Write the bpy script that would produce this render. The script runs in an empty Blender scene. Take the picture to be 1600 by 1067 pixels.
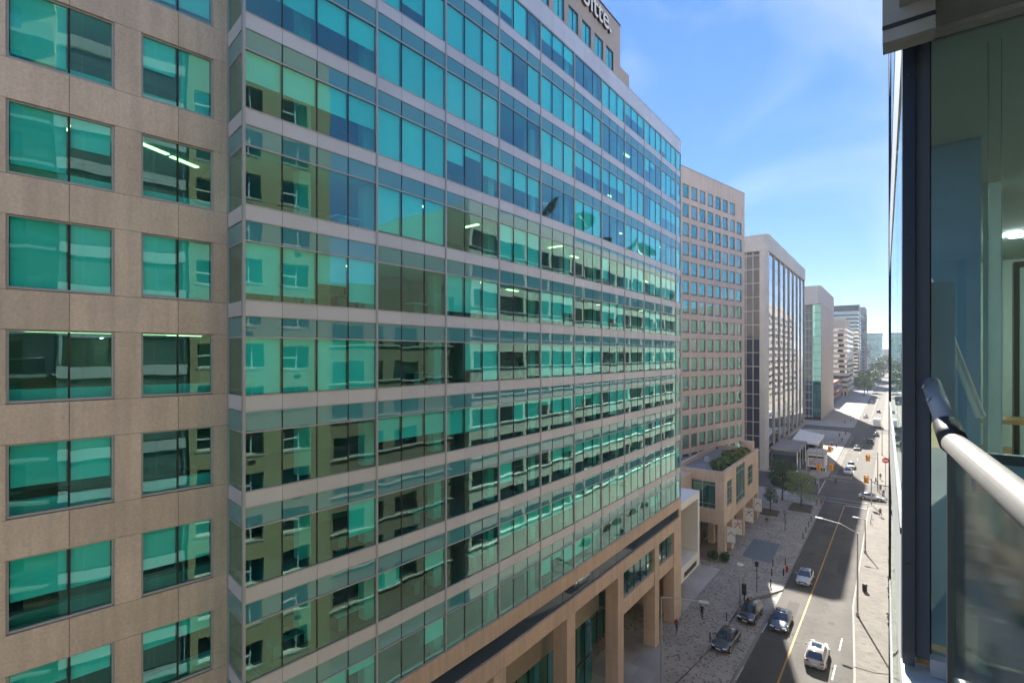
import bpy, bmesh, math, random
from mathutils import Matrix, Vector
random.seed(7)
R = math.radians
scene = bpy.context.scene
COL = scene.collection
CAMZ = 30.9

# ---------------------------------------------------------------- camera, sky, sun, exposure
FPX, YH, VPX = 780.0, 554.0, 1395.0
YAW = math.atan((VPX - 800) / FPX)
cd = bpy.data.cameras.new('camera'); cam = bpy.data.objects.new('camera', cd); COL.objects.link(cam)
cd.sensor_width = 36.0; cd.lens = 36.0 * FPX / 1600.0
cd.clip_start = 0.05; cd.clip_end = 9000
cd.shift_y = (YH - 533.5) / 1600.0
cam.location = (0, 0, CAMZ); cam.rotation_euler = (R(90), 0, YAW)
scene.camera = cam

SUN_AZ = 16.5      # degrees to the west side of the street axis
SUN_EL = 40.0
saz = R(SUN_AZ); sel = R(SUN_EL)
SDIR = Vector((-math.sin(saz) * math.cos(sel), math.cos(saz) * math.cos(sel), math.sin(sel)))
world = bpy.data.worlds.new('World'); scene.world = world; world.use_nodes = True
wn = world.node_tree.nodes; wl = world.node_tree.links
for n in list(wn): wn.remove(n)
w_out = wn.new('ShaderNodeOutputWorld'); w_bg = wn.new('ShaderNodeBackground')
sky = wn.new('ShaderNodeTexSky'); sky.sky_type = 'NISHITA'; sky.sun_disc = False
sky.sun_elevation = sel; sky.sun_rotation = -saz
sky.altitude = 80; sky.air_density = 1.0; sky.dust_density = 0.0; sky.ozone_density = 8.0
w_bg.inputs[1].default_value = 0.0505
w_tc = wn.new('ShaderNodeTexCoord'); w_map = wn.new('ShaderNodeMapping'); w_map.inputs['Scale'].default_value = (2.6, 1.4, 4.2); w_map.inputs['Location'].default_value = (3.1, 0.4, 0.0)
w_no = wn.new('ShaderNodeTexNoise'); w_no.inputs['Scale'].default_value = 1.1; w_no.inputs['Detail'].default_value = 5; w_no.inputs['Roughness'].default_value = 0.5
w_no.inputs['Distortion'].default_value = 0.6
w_rp = wn.new('ShaderNodeValToRGB'); w_rp.color_ramp.elements[0].position = 0.44; w_rp.color_ramp.elements[1].position = 0.78
w_rp.color_ramp.elements[0].color = (0, 0, 0, 1); w_rp.color_ramp.elements[1].color = (0.48, 0.48, 0.48, 1)
w_mx = wn.new('ShaderNodeMix'); w_mx.data_type = 'RGBA'
w_mx.inputs[7].default_value = (2.6, 2.75, 2.9, 1)
wl.new(w_tc.outputs['Generated'], w_map.inputs[0]); wl.new(w_map.outputs[0], w_no.inputs['Vector'])
wl.new(w_no.outputs[0], w_rp.inputs[0]); wl.new(w_rp.outputs[0], w_mx.inputs[0])
w_hsv = wn.new('ShaderNodeHueSaturation'); w_hsv.inputs['Saturation'].default_value = 1.5; w_hsv.inputs['Hue'].default_value = 0.518
w_gm = wn.new('ShaderNodeGamma'); w_gm.inputs['Gamma'].default_value = 0.5
wl.new(sky.outputs[0], w_gm.inputs['Color']); wl.new(w_gm.outputs[0], w_hsv.inputs['Color']); wl.new(w_hsv.outputs[0], w_mx.inputs[6])
wl.new(w_mx.outputs[2], w_bg.inputs[0]); wl.new(w_bg.outputs[0], w_out.inputs[0])

sd = bpy.data.lights.new('sun', 'SUN'); sun = bpy.data.objects.new('sun', sd); COL.objects.link(sun)
sd.energy = 2.0; sd.angle = R(0.55); sd.color = (1.0, 0.93, 0.83)
sun.rotation_euler = SDIR.to_track_quat('Z', 'Y').to_euler(); sun.location = (0, 0, 200)
vs = scene.view_settings
vs.view_transform = 'Standard'; vs.look = 'None'; vs.exposure = 3.2; vs.gamma = 1.0; vs.use_curve_mapping = False
cy = scene.cycles
cy.use_denoising = True; cy.use_adaptive_sampling = True; cy.adaptive_threshold = 0.025; cy.max_bounces = 8; cy.diffuse_bounces = 4; cy.glossy_bounces = 4; cy.transmission_bounces = 6
cy.transparent_max_bounces = 24; cy.sample_clamp_indirect = 6.0; cy.caustics_reflective = False; cy.caustics_refractive = False
cy.volume_bounces = 0

# ---------------------------------------------------------------- plan geometry taken from the photograph's perspective
SY, CYW = math.sin(YAW), math.cos(YAW)
def ray(px):
    u = px - 800.0
    return Vector((-SY * FPX + CYW * u, CYW * FPX + SY * u))
def gpt(px, py, z=0.0):
    t = (CAMZ - z) / (py - YH); r = ray(px) * t
    return Vector((r.x, r.y))

# ---------------------------------------------------------------- materials
MATS = {}
def mat(name, col, rough=0.7, metal=0.0, noise=None, spec=0.5, coat=0.0, emit=None, bump=None, streak=0.0, vary=0.0, crack=0.0):
    """noise = (scale, amount[, second scale, amount]) brightness variation in world space; bump = (scale, strength)"""
    if name in MATS: return MATS[name]
    m = bpy.data.materials.new(name); m.use_nodes = True; MATS[name] = m
    nt = m.node_tree; N = nt.nodes; L = nt.links
    b = N['Principled BSDF']
    b.inputs['Base Color'].default_value = (*col, 1); b.inputs['Roughness'].default_value = rough
    b.inputs['Metallic'].default_value = metal; b.inputs['Specular IOR Level'].default_value = spec
    b.inputs['Coat Weight'].default_value = coat; b.inputs['Coat Roughness'].default_value = 0.03
    geo = None
    if noise or bump: geo = N.new('ShaderNodeNewGeometry')
    if noise:
        prev = None
        for i in range(0, len(noise), 2):
            t = N.new('ShaderNodeTexNoise'); t.inputs['Scale'].default_value = noise[i]; t.inputs['Detail'].default_value = 5
            t.inputs['Roughness'].default_value = 0.6
            L.new(geo.outputs['Position'], t.inputs['Vector'])
            mr = N.new('ShaderNodeMapRange'); mr.inputs[1].default_value = 0.28; mr.inputs[2].default_value = 0.72
            mr.inputs[3].default_value = 1 - noise[i + 1]; mr.inputs[4].default_value = 1 + noise[i + 1]
            L.new(t.outputs[0], mr.inputs[0])
            if prev is None: prev = mr.outputs[0]
            else:
                mu = N.new('ShaderNodeMath'); mu.operation = 'MULTIPLY'
                L.new(prev, mu.inputs[0]); L.new(mr.outputs[0], mu.inputs[1]); prev = mu.outputs[0]
        def times(v, sock):
            mu = N.new('ShaderNodeMath'); mu.operation = 'MULTIPLY'; L.new(v, mu.inputs[0]); L.new(sock, mu.inputs[1]); return mu.outputs[0]
        def ranged(sock, a, b_, lo, hi):
            mr = N.new('ShaderNodeMapRange'); mr.inputs[1].default_value = a; mr.inputs[2].default_value = b_; mr.inputs[3].default_value = lo; mr.inputs[4].default_value = hi
            L.new(sock, mr.inputs[0]); return mr.outputs[0]
        if streak:       # rain runs: noise drawn out down the face
            mp = N.new('ShaderNodeVectorMath'); mp.operation = 'MULTIPLY'; mp.inputs[1].default_value = (2.6, 2.6, 0.16); L.new(geo.outputs['Position'], mp.inputs[0])
            t = N.new('ShaderNodeTexNoise'); t.inputs['Scale'].default_value = 1.0; t.inputs['Detail'].default_value = 4; L.new(mp.outputs[0], t.inputs['Vector'])
            prev = times(prev, ranged(t.outputs[0], 0.35, 0.62, 1 - streak, 1.03))
        if vary:         # each piece its own tone
            oi = N.new('ShaderNodeObjectInfo'); prev = times(prev, ranged(oi.outputs['Random'], 0, 1, 1 - vary, 1 + vary))
        if crack:        # sealed cracks
            vo = N.new('ShaderNodeTexVoronoi'); vo.feature = 'DISTANCE_TO_EDGE'; vo.inputs['Scale'].default_value = 0.16
            wv = N.new('ShaderNodeTexNoise'); wv.inputs['Scale'].default_value = 0.8; L.new(geo.outputs['Position'], wv.inputs['Vector'])
            ad = N.new('ShaderNodeVectorMath'); ad.operation = 'ADD'; sc_ = N.new('ShaderNodeVectorMath'); sc_.operation = 'SCALE'; sc_.inputs['Scale'].default_value = 2.2
            L.new(wv.outputs['Color'], sc_.inputs[0]); L.new(geo.outputs['Position'], ad.inputs[0]); L.new(sc_.outputs[0], ad.inputs[1]); L.new(ad.outputs[0], vo.inputs['Vector'])
            prev = times(prev, ranged(vo.outputs['Distance'], 0.0, 0.012, 1 - crack, 1.0))
            wv2 = N.new('ShaderNodeTexWave'); wv2.bands_direction = 'X'; wv2.inputs['Scale'].default_value = 0.085; wv2.inputs['Distortion'].default_value = 0.8; L.new(geo.outputs['Position'], wv2.inputs['Vector'])
            prev = times(prev, ranged(wv2.outputs[0], 0, 1, 0.9, 1.06))
        vm = N.new('ShaderNodeVectorMath'); vm.operation = 'SCALE'; vm.inputs[0].default_value = col
        L.new(prev, vm.inputs['Scale']); L.new(vm.outputs[0], b.inputs['Base Color'])
    if bump:
        t = N.new('ShaderNodeTexNoise'); t.inputs['Scale'].default_value = bump[0]; t.inputs['Detail'].default_value = 4
        L.new(geo.outputs['Position'], t.inputs['Vector'])
        bp = N.new('ShaderNodeBump'); bp.inputs['Strength'].default_value = bump[1]; bp.inputs['Distance'].default_value = 0.01
        L.new(t.outputs[0], bp.inputs['Height']); L.new(bp.outputs[0], b.inputs['Normal'])
    if emit:
        b.inputs['Emission Color'].default_value = (*emit[:3], 1); b.inputs['Emission Strength'].default_value = emit[3]
    return m

def glass_mat(name, f0, tint, gcol=(0.9, 1.0, 0.98), ripple=0.006, tilt=0.008, opaque=None, scale=0.9, rough=0.0):
    """coated pane: Schlick reflection over a tinted see-through (or an opaque back-painted) layer, slightly wavy"""
    if name in MATS: return MATS[name]
    m = bpy.data.materials.new(name); m.use_nodes = True; MATS[name] = m
    nt = m.node_tree; N = nt.nodes; L = nt.links
    for n in list(N): N.remove(n)
    out = N.new('ShaderNodeOutputMaterial'); mix = N.new('ShaderNodeMixShader')
    gl = N.new('ShaderNodeBsdfGlossy'); gl.inputs['Color'].default_value = (*gcol, 1); gl.inputs['Roughness'].default_value = rough
    if opaque:
        bs = N.new('ShaderNodeBsdfDiffuse'); bs.inputs['Color'].default_value = (*opaque, 1)
    else:
        bs = N.new('ShaderNodeBsdfTransparent'); bs.inputs['Color'].default_value = (*tint, 1)
    geo = N.new('ShaderNodeNewGeometry'); oi = N.new('ShaderNodeObjectInfo')
    t = N.new('ShaderNodeTexNoise'); t.inputs['Scale'].default_value = scale; t.inputs['Detail'].default_value = 1.5
    mp = N.new('ShaderNodeVectorMath'); mp.operation = 'MULTIPLY'; mp.inputs[1].default_value = (1, 1, 0.7)
    L.new(geo.outputs['Position'], mp.inputs[0]); L.new(mp.outputs[0], t.inputs['Vector'])
    sb = N.new('ShaderNodeVectorMath'); sb.operation = 'SUBTRACT'; sb.inputs[1].default_value = (0.5, 0.5, 0.5)
    L.new(t.outputs['Color'], sb.inputs[0])
    sc = N.new('ShaderNodeVectorMath'); sc.operation = 'SCALE'; sc.inputs['Scale'].default_value = ripple * 2
    L.new(sb.outputs[0], sc.inputs[0])
    wnz = N.new('ShaderNodeTexWhiteNoise'); wnz.noise_dimensions = '1D'; L.new(oi.outputs['Random'], wnz.inputs['W'])
    sb2 = N.new('ShaderNodeVectorMath'); sb2.operation = 'SUBTRACT'; sb2.inputs[1].default_value = (0.5, 0.5, 0.5)
    L.new(wnz.outputs['Color'], sb2.inputs[0])
    sc2 = N.new('ShaderNodeVectorMath'); sc2.operation = 'SCALE'; sc2.inputs['Scale'].default_value = tilt
    L.new(sb2.outputs[0], sc2.inputs[0])
    a1 = N.new('ShaderNodeVectorMath'); a1.operation = 'ADD'; L.new(geo.outputs['Normal'], a1.inputs[0]); L.new(sc.outputs[0], a1.inputs[1])
    a2 = N.new('ShaderNodeVectorMath'); a2.operation = 'ADD'; L.new(a1.outputs[0], a2.inputs[0]); L.new(sc2.outputs[0], a2.inputs[1])
    nm = N.new('ShaderNodeVectorMath'); nm.operation = 'NORMALIZE'; L.new(a2.outputs[0], nm.inputs[0])
    L.new(nm.outputs[0], gl.inputs['Normal'])
    lw = N.new('ShaderNodeLayerWeight'); lw.inputs['Blend'].default_value = 0.5
    pw = N.new('ShaderNodeMath'); pw.operation = 'POWER'; pw.inputs[1].default_value = 4.0; L.new(lw.outputs['Facing'], pw.inputs[0])
    mr = N.new('ShaderNodeMapRange'); mr.inputs[3].default_value = f0; mr.inputs[4].default_value = 1.0
    L.new(pw.outputs[0], mr.inputs[0]); L.new(mr.outputs[0], mix.inputs[0])
    L.new(bs.outputs[0], mix.inputs[1]); L.new(gl.outputs[0], mix.inputs[2]); L.new(mix.outputs[0], out.inputs[0])
    return m

GLASS = glass_mat('teal_vision_glass', 0.10, (0.44, 1.0, 0.985), ripple=0.0045, tilt=0.005)
GLASS_SP = glass_mat('teal_spandrel_glass', 0.12, None, ripple=0.0045, tilt=0.004, opaque=(0.07, 0.30, 0.34))
GLASS_DK = glass_mat('dark_tower_glass', 0.30, None, ripple=0.006, tilt=0.010, opaque=(0.02, 0.03, 0.04), gcol=(0.9, 0.95, 1.0), scale=0.35)
GLASS_GR = glass_mat('green_tower_glass', 0.34, None, ripple=0.004, tilt=0.012, opaque=(0.015, 0.075, 0.07), gcol=(0.5, 0.97, 0.92), scale=0.5)
GLASS_MI = glass_mat('mirror_glass', 0.5, None, ripple=0.010, tilt=0.010, opaque=(0.02, 0.03, 0.035), gcol=(0.88, 0.93, 0.97), scale=0.3)
GLASS_GP = glass_mat('green_glass_with_blind', 0.25, None, ripple=0.004, tilt=0.012, opaque=(0.10, 0.24, 0.22), gcol=(0.8, 1.0, 1.0), scale=0.5)
GLASS_FR = glass_mat('dusty_balustrade_glass', 0.07, (0.66, 0.74, 0.72), ripple=0.002, tilt=0.0, rough=0.06)
GLASS_WIN = glass_mat('end_window_glass', 0.14, (0.80, 0.93, 0.96), ripple=0.002, tilt=0.0)
GLASS_NV = glass_mat('navy_strip_glass', 0.05, None, ripple=0.004, tilt=0.004, opaque=(0.035, 0.055, 0.085))
GLASS_CL = glass_mat('clear_glass', 0.07, (0.93, 0.97, 0.95), ripple=0.001, tilt=0.0)
GLASS_BAL = glass_mat('balcony_glass', 0.12, (0.85, 0.93, 0.90), ripple=0.003, tilt=0.0)
CARGLASS = glass_mat('car_glass', 0.10, None, ripple=0.0, tilt=0.0, opaque=(0.012, 0.015, 0.018), gcol=(1, 1, 1))
GRANITE = mat('tan_granite', (0.68, 0.565, 0.475), 0.75, noise=(11.0, 0.13, 0.5, 0.09), bump=(30, 0.15), streak=0.10, vary=0.06)
GRANITE_B = mat('salmon_granite', (0.60, 0.45, 0.345), 0.65, noise=(6.0, 0.07, 0.6, 0.08), streak=0.12, vary=0.05)
GRANITE_P = mat('plaza_granite', (0.58, 0.46, 0.365), 0.7, noise=(4.0, 0.08, 0.4, 0.10), streak=0.12, vary=0.04)
GRANITE_T = mat('tower_granite', (0.58, 0.475, 0.415), 0.75, noise=(1.2, 0.05, 0.2, 0.06), streak=0.12)
JOINT = mat('joint_dark', (0.05, 0.045, 0.04), 0.9)
ALU = mat('satin_aluminium', (0.42, 0.43, 0.45), 0.45, 0.3)
ALU_L = mat('pale_metal_panel', (0.60, 0.61, 0.65), 0.42, 0.15, noise=(0.7, 0.05), vary=0.05)
ALU_D = mat('dark_aluminium', (0.05, 0.055, 0.06), 0.4, 0.3)
GASKET = mat('black_gasket', (0.015, 0.018, 0.02), 0.6)
BLIND = mat('roller_blind', (0.86, 0.86, 0.82), 0.9, noise=(2.0, 0.04), vary=0.12)
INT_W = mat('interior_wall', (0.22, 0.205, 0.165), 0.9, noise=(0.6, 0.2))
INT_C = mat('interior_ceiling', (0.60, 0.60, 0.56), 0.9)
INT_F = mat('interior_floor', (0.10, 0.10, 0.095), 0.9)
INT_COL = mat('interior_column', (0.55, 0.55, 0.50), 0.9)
FURN = mat('office_furniture', (0.25, 0.24, 0.22), 0.7)
FURN_W = mat('white_laminate', (0.7, 0.7, 0.68), 0.5)
LAMP_I = mat('fluorescent_tube', (0.9, 0.9, 0.8), 0.5, emit=(1.0, 0.5, 0.2, 0.8))
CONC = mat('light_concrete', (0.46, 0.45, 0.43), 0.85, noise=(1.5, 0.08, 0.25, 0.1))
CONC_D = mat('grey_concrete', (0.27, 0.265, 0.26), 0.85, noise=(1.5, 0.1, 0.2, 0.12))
WHITE = mat('white_paint', (0.78, 0.77, 0.74), 0.5, noise=(1.0, 0.05))
STEEL = mat('galvanised_steel', (0.38, 0.38, 0.37), 0.5, 0.5, noise=(3, 0.1))
BLACK = mat('black_paint', (0.02, 0.02, 0.022), 0.45)
RUBBER = mat('tyre_rubber', (0.018, 0.018, 0.018), 0.85)
YELLOW = mat('signal_yellow', (0.85, 0.36, 0.02), 0.5)
RED = mat('red_paint', (0.55, 0.03, 0.025), 0.45)
ROOFGR = mat('roof_gravel', (0.20, 0.205, 0.22), 0.95, noise=(12, 0.2, 0.3, 0.15))
LINE_W = mat('road_paint_white', (0.42, 0.42, 0.40), 0.7, noise=(3.0, 0.25))
LINE_Y = mat('road_paint_yellow', (0.42, 0.24, 0.04), 0.7, noise=(2.0, 0.2))
SKIN = mat('skin', (0.45, 0.28, 0.2), 0.6)
BARK = mat('bark', (0.10, 0.075, 0.055), 0.9, noise=(8, 0.25))
SOIL = mat('planter_soil', (0.10, 0.075, 0.05), 0.95, noise=(8, 0.3))

def leaf_mat(name, col):
    m = bpy.data.materials.new(name); m.use_nodes = True
    N = m.node_tree.nodes; L = m.node_tree.links; b = N['Principled BSDF']
    geo = N.new('ShaderNodeNewGeometry')
    mr = N.new('ShaderNodeMapRange'); mr.inputs[3].default_value = 0.55; mr.inputs[4].default_value = 1.5
    L.new(geo.outputs['Random Per Island'], mr.inputs[0])
    vm = N.new('ShaderNodeVectorMath'); vm.operation = 'SCALE'; vm.inputs[0].default_value = col
    L.new(mr.outputs[0], vm.inputs['Scale']); L.new(vm.outputs[0], b.inputs['Base Color'])
    b.inputs['Roughness'].default_value = 0.6; b.inputs['Subsurface Weight'].default_value = 0.0
    b.inputs['Transmission Weight'].default_value = 0.0
    return m
LEAF_D = leaf_mat('dark_leaves', (0.05, 0.10, 0.042))
LEAF_M = leaf_mat('leaves', (0.09, 0.16, 0.05))
LEAF_L = leaf_mat('pale_leaves', (0.17, 0.24, 0.08))
LEAF_O = leaf_mat('olive_leaves', (0.15, 0.17, 0.055))

def asphalt():
    m = mat('asphalt', (0.074, 0.070, 0.064), 0.9, noise=(40.0, 0.2, 0.25, 0.2, 1.7, 0.1), bump=(60, 0.3), crack=0.4)
    return m
ASPHALT = asphalt()
ASPHALT_F = mat('ground_mix', (0.13, 0.125, 0.115), 0.95, noise=(0.02, 0.25, 0.3, 0.15))

def paver_mat(name, base, dark, sx, sy, prob, jw=0.06):
    """small unit pavers laid in rows, a share of them dark, with fine joints; pieces are a few pixels each"""
    m = bpy.data.materials.new(name); m.use_nodes = True; MATS[name] = m
    N = m.node_tree.nodes; L = m.node_tree.links; b = N['Principled BSDF']; b.inputs['Roughness'].default_value = 0.85
    geo = N.new('ShaderNodeNewGeometry')
    bt = N.new('ShaderNodeTexBrick'); bt.inputs['Scale'].default_value = 1.0
    bt.inputs['Brick Width'].default_value = sx; bt.inputs['Row Height'].default_value = sy; bt.inputs['Mortar Size'].default_value = 0.006
    bt.inputs['Color1'].default_value = (0, 0, 0, 1); bt.inputs['Color2'].default_value = (1, 1, 1, 1); bt.inputs['Mortar'].default_value = (0.4, 0.4, 0.4, 1)
    L.new(geo.outputs['Position'], bt.inputs['Vector'])
    rp = N.new('ShaderNodeValToRGB'); e = rp.color_ramp.elements
    rp.color_ramp.interpolation = 'CONSTANT'
    e[0].position = 0; e[0].color = (*dark, 1); e[1].position = prob; e[1].color = (*base, 1)
    x = e.new(0.6); x.color = (*[c * 0.88 for c in base], 1)
    x = e.new(0.8); x.color = (*[c * 1.1 for c in base], 1)
    L.new(bt.outputs['Color'], rp.inputs[0])
    mx = N.new('ShaderNodeMix'); mx.data_type = 'RGBA'; mx.inputs[7].default_value = (*[c * 0.5 for c in base], 1)
    L.new(bt.outputs['Fac'], mx.inputs[0]); L.new(rp.outputs[0], mx.inputs[6])
    t = N.new('ShaderNodeTexNoise'); t.inputs['Scale'].default_value = 0.35; t.inputs['Detail'].default_value = 6
    L.new(geo.outputs['Position'], t.inputs['Vector'])
    mr = N.new('ShaderNodeMapRange'); mr.inputs[1].default_value = 0.3; mr.inputs[2].default_value = 0.7; mr.inputs[3].default_value = 0.82; mr.inputs[4].default_value = 1.12
    L.new(t.outputs[0], mr.inputs[0])
    vm = N.new('ShaderNodeVectorMath'); vm.operation = 'SCALE'; L.new(mx.outputs[2], vm.inputs[0]); L.new(mr.outputs[0], vm.inputs['Scale'])
    L.new(vm.outputs[0], b.inputs['Base Color'])
    return m
PAVER = paver_mat('speckled_pavers', (0.35, 0.325, 0.295), (0.17, 0.158, 0.145), 0.21, 0.21, 0.12)
PAVER_R = paver_mat('pale_pavers', (0.112, 0.104, 0.09), (0.08, 0.075, 0.066), 0.5, 0.3, 0.08)
SLABS = paver_mat('concrete_slabs', (0.36, 0.355, 0.345), (0.33, 0.325, 0.315), 1.8, 1.8, 0.3)

# ---------------------------------------------------------------- object helpers
WM = {}
def reg(o, M):
    WM[o.name] = M
def attach(o, parent, M):
    COL.objects.link(o); o.matrix_basis = M; WM[o.name] = M
    if parent is not None:
        o.parent = parent; o.matrix_parent_inverse = WM[parent.name].inverted()
    return o
def thing(name, loc, label, cat, group=None, rz=0.0):
    o = bpy.data.objects.new(name, None); o.empty_display_size = 0.3
    attach(o, None, Matrix.Translation(Vector(loc)) @ Matrix.Rotation(rz, 4, 'Z'))
    o['label'] = label; o['category'] = cat
    if group: o['group'] = group
    return o
def mesh_obj(name, me, m, parent=None, M=None, kind=None):
    if m is not None and not me.materials: me.materials.append(m)
    o = bpy.data.objects.new(name, me)
    attach(o, parent, M if M is not None else Matrix.Identity(4))
    if kind: o['kind'] = kind
    return o
def tag(o, label, cat, group=None):
    o['label'] = label; o['category'] = cat
    if group: o['group'] = group
    return o
BOXC = {}
CUBE_F = [(0, 3, 2, 1), (4, 5, 6, 7), (0, 1, 5, 4), (1, 2, 6, 5), (2, 3, 7, 6), (3, 0, 4, 7)]
def box_mesh(dx, dy, dz, m, bev=0.0):
    k = (round(dx, 3), round(dy, 3), round(dz, 3), m.name, round(bev, 3))
    if k in BOXC: return BOXC[k]
    x, y, z = dx / 2, dy / 2, dz / 2
    me = bpy.data.meshes.new('box')
    vs_ = [(-x, -y, -z), (x, -y, -z), (x, y, -z), (-x, y, -z), (-x, -y, z), (x, -y, z), (x, y, z), (-x, y, z)]
    me.from_pydata(vs_, [], CUBE_F)
    if bev:
        bm = bmesh.new(); bm.from_mesh(me)
        bmesh.ops.bevel(bm, geom=bm.edges[:], offset=bev, segments=1, affect='EDGES'); bm.to_mesh(me); bm.free()
    me.materials.append(m); BOXC[k] = me
    return me
def box(name, c, d, m, parent=None, rz=0.0, bev=0.0, kind=None):
    """a box of its own: centre c, size d, turned rz about the vertical"""
    return mesh_obj(name, box_mesh(*d, m, bev), None, parent, Matrix.Translation(Vector(c)) @ Matrix.Rotation(rz, 4, 'Z'), kind)
def bb(name, x0, x1, y0, y1, z0, z1, m, parent=None, bev=0.0, kind=None):
    return box(name, ((x0 + x1) / 2, (y0 + y1) / 2, (z0 + z1) / 2), (x1 - x0, y1 - y0, z1 - z0), m, parent, 0.0, bev, kind)
class MB:
    """collects boxes, tubes and prisms into one mesh"""
    def __init__(s): s.v = []; s.f = []
    def box(s, c, d, rz=0.0, M=None):
        i = len(s.v); co, si = math.cos(rz), math.sin(rz); x, y, z = d[0] / 2, d[1] / 2, d[2] / 2
        for (a, b, e) in [(-x, -y, -z), (x, -y, -z), (x, y, -z), (-x, y, -z), (-x, -y, z), (x, -y, z), (x, y, z), (-x, y, z)]:
            s.v.append((c[0] + a * co - b * si, c[1] + a * si + b * co, c[2] + e))
        s.f += [tuple(i + q for q in f) for f in CUBE_F]; return s
    def bb(s, x0, x1, y0, y1, z0, z1): return s.box(((x0 + x1) / 2, (y0 + y1) / 2, (z0 + z1) / 2), (x1 - x0, y1 - y0, z1 - z0))
    def tube(s, p0, p1, r0, r1=None, n=8):
        r1 = r0 if r1 is None else r1
        p0, p1 = Vector(p0), Vector(p1); d = (p1 - p0).normalized()
        a = d.orthogonal().normalized(); b = d.cross(a); i = len(s.v)
        for p, r in ((p0, r0), (p1, r1)):
            for k in range(n):
                q = p + (a * math.cos(2 * math.pi * k / n) + b * math.sin(2 * math.pi * k / n)) * r
                s.v.append(tuple(q))
        for k in range(n): s.f.append((i + k, i + (k + 1) % n, i + n + (k + 1) % n, i + n + k))
        s.f.append(tuple(i + k for k in reversed(range(n)))); s.f.append(tuple(i + n + k for k in range(n))); return s
    def path(s, pts, r, n=8):
        for a, b in zip(pts[:-1], pts[1:]): s.tube(a, b, r, r, n)
        return s
    def prism(s, poly, z0, z1):
        i = len(s.v); n = len(poly)
        for p in poly: s.v.append((p[0], p[1], z0))
        for p in poly: s.v.append((p[0], p[1], z1))
        for k in range(n): s.f.append((i + k, i + (k + 1) % n, i + n + (k + 1) % n, i + n + k))
        s.f.append(tuple(i + k for k in reversed(range(n)))); s.f.append(tuple(i + n + k for k in range(n))); return s
    def mesh(s, smooth=False):
        me = bpy.data.meshes.new('mesh'); me.from_pydata([tuple(v) for v in s.v], [], s.f); me.update()
        if smooth:
            for p in me.polygons: p.use_smooth = True
        return me
    def build(s, name, m, parent=None, kind=None, smooth=False, M=None):
        return mesh_obj(name, s.mesh(smooth), m, parent, M, kind)

# ---------------------------------------------------------------- ground, street, pavements
KERBM = mat('kerb_concrete', (0.22, 0.21, 0.19), 0.85, noise=(2.0, 0.12))
KERB_L, KERB_R, YEL = -11.45, -3.95, -8.15
def sheet(name, poly, z, m, label=None):
    me = bpy.data.meshes.new(name); me.from_pydata([(p[0], p[1], z) for p in poly], [], [tuple(range(len(poly)))])
    o = mesh_obj(name, me, m); o['kind'] = 'structure'; return o
sheet('ground', [(-2500, -400), (2500, -400), (2500, 4500), (-2500, 4500)], -0.05, ASPHALT_F)
sheet('road', [(-16.2, -60), (-0.5, -60), (-2.4, 40), (-3.0, 58), (-3.95, 74), (-3.95, 1500), (-13.0, 1500), (-13.0, 235), (KERB_L, 225), (KERB_L, 73), (-16.2, 46)], 0.0, ASPHALT)
sheet('cross_street', [(-400, 128.5), (300, 128.5), (300, 145.5), (-400, 145.5)], 0.004, ASPHALT)
sheet('cross_street_far', [(-400, 240), (300, 240), (300, 254), (-400, 254)], 0.004, ASPHALT)
KH = 0.13
def slab(name, poly, m, z0=-0.04, z1=KH):
    o = MB().prism(poly, z0, z1).build(name, m); o['kind'] = 'structure'; return o
left_edge = [(-16.2, -60), (-16.2, 46), (-15.6, 50.5), (-14.9, 56.0), (-14.7, 66.0), (-13.6, 69.5), (KERB_L, 73.5), (KERB_L, 122.5), (-13.4, 126.5), (-16.5, 128.2)]
slab('pavement_plaza', [(x - 0.18, y) for x, y in left_edge] + [(-70, 128.2), (-70, -60)], PAVER)
kb = MB()
for a, b in zip(left_edge[:-1], left_edge[1:]):
    if 45 < a[1] < 69: continue
    kb.prism([(a[0] - 0.177, a[1]), (a[0], a[1]), (b[0], b[1]), (b[0] - 0.177, b[1])], -0.04, KH + 0.006)
o = kb.build('kerb_plaza', KERBM); o['kind'] = 'structure'
# paver lay-by where the two dark cars stand
sheet('parking_bay', [(-16.2, 30), (-12.7, 30), (-12.35, 47), (-11.9, 60), (-11.65, 71.5), (-13.7, 68.6), (-14.75, 65.9), (-14.95, 56), (-15.65, 50.5), (-16.2, 46)], 0.006, PAVER)
sheet('gutter_strip', [(-12.35, 40), (-11.95, 40), (-11.42, 72), (-11.42, 73.2), (-11.75, 72.6)], 0.012, KERBM)
slab('concrete_apron', [(-26, 60.2), (-20.0, 60.2), (-19.7, 75.2), (-26, 75.2)], CONC, KH - 0.02, KH + 0.005)
slab('concrete_walk', [(-24, 30), (-16.6, 30), (-16.6, 44.5), (-19.4, 52.3), (-24, 52.3)], SLABS, KH - 0.02, KH + 0.005)
right_edge = [(-0.5, -60), (-2.4, 40), (-3.0, 58), (-3.95, 74), (-3.95, 122.5), (-2.6, 126.3), (1.0, 128.2)]
slab('pavement_shopside', [(x + 0.18, y) for x, y in right_edge] + [(14, 128.2), (14, -60)], PAVER_R)
kb = MB()
for a, b in zip(right_edge[:-1], right_edge[1:]):
    kb.prism([(a[0], a[1]), (a[0] + 0.177, a[1]), (b[0] + 0.177, b[1]), (b[0], b[1])], -0.04, KH + 0.006)
o = kb.build('kerb_shopside', KERBM); o['kind'] = 'structure'
slab('pavement_station', [(-60, 145.8), (-14.5, 145.8), (-13.0, 149), (-13.0, 236), (-15, 239.5), (-60, 239.5)], PAVER)
slab('pavement_far_shopside', [(1.5, 145.8), (-2.8, 147), (-3.95, 150), (-3.95, 239.5), (14, 239.5), (14, 145.8)], PAVER_R)
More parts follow.
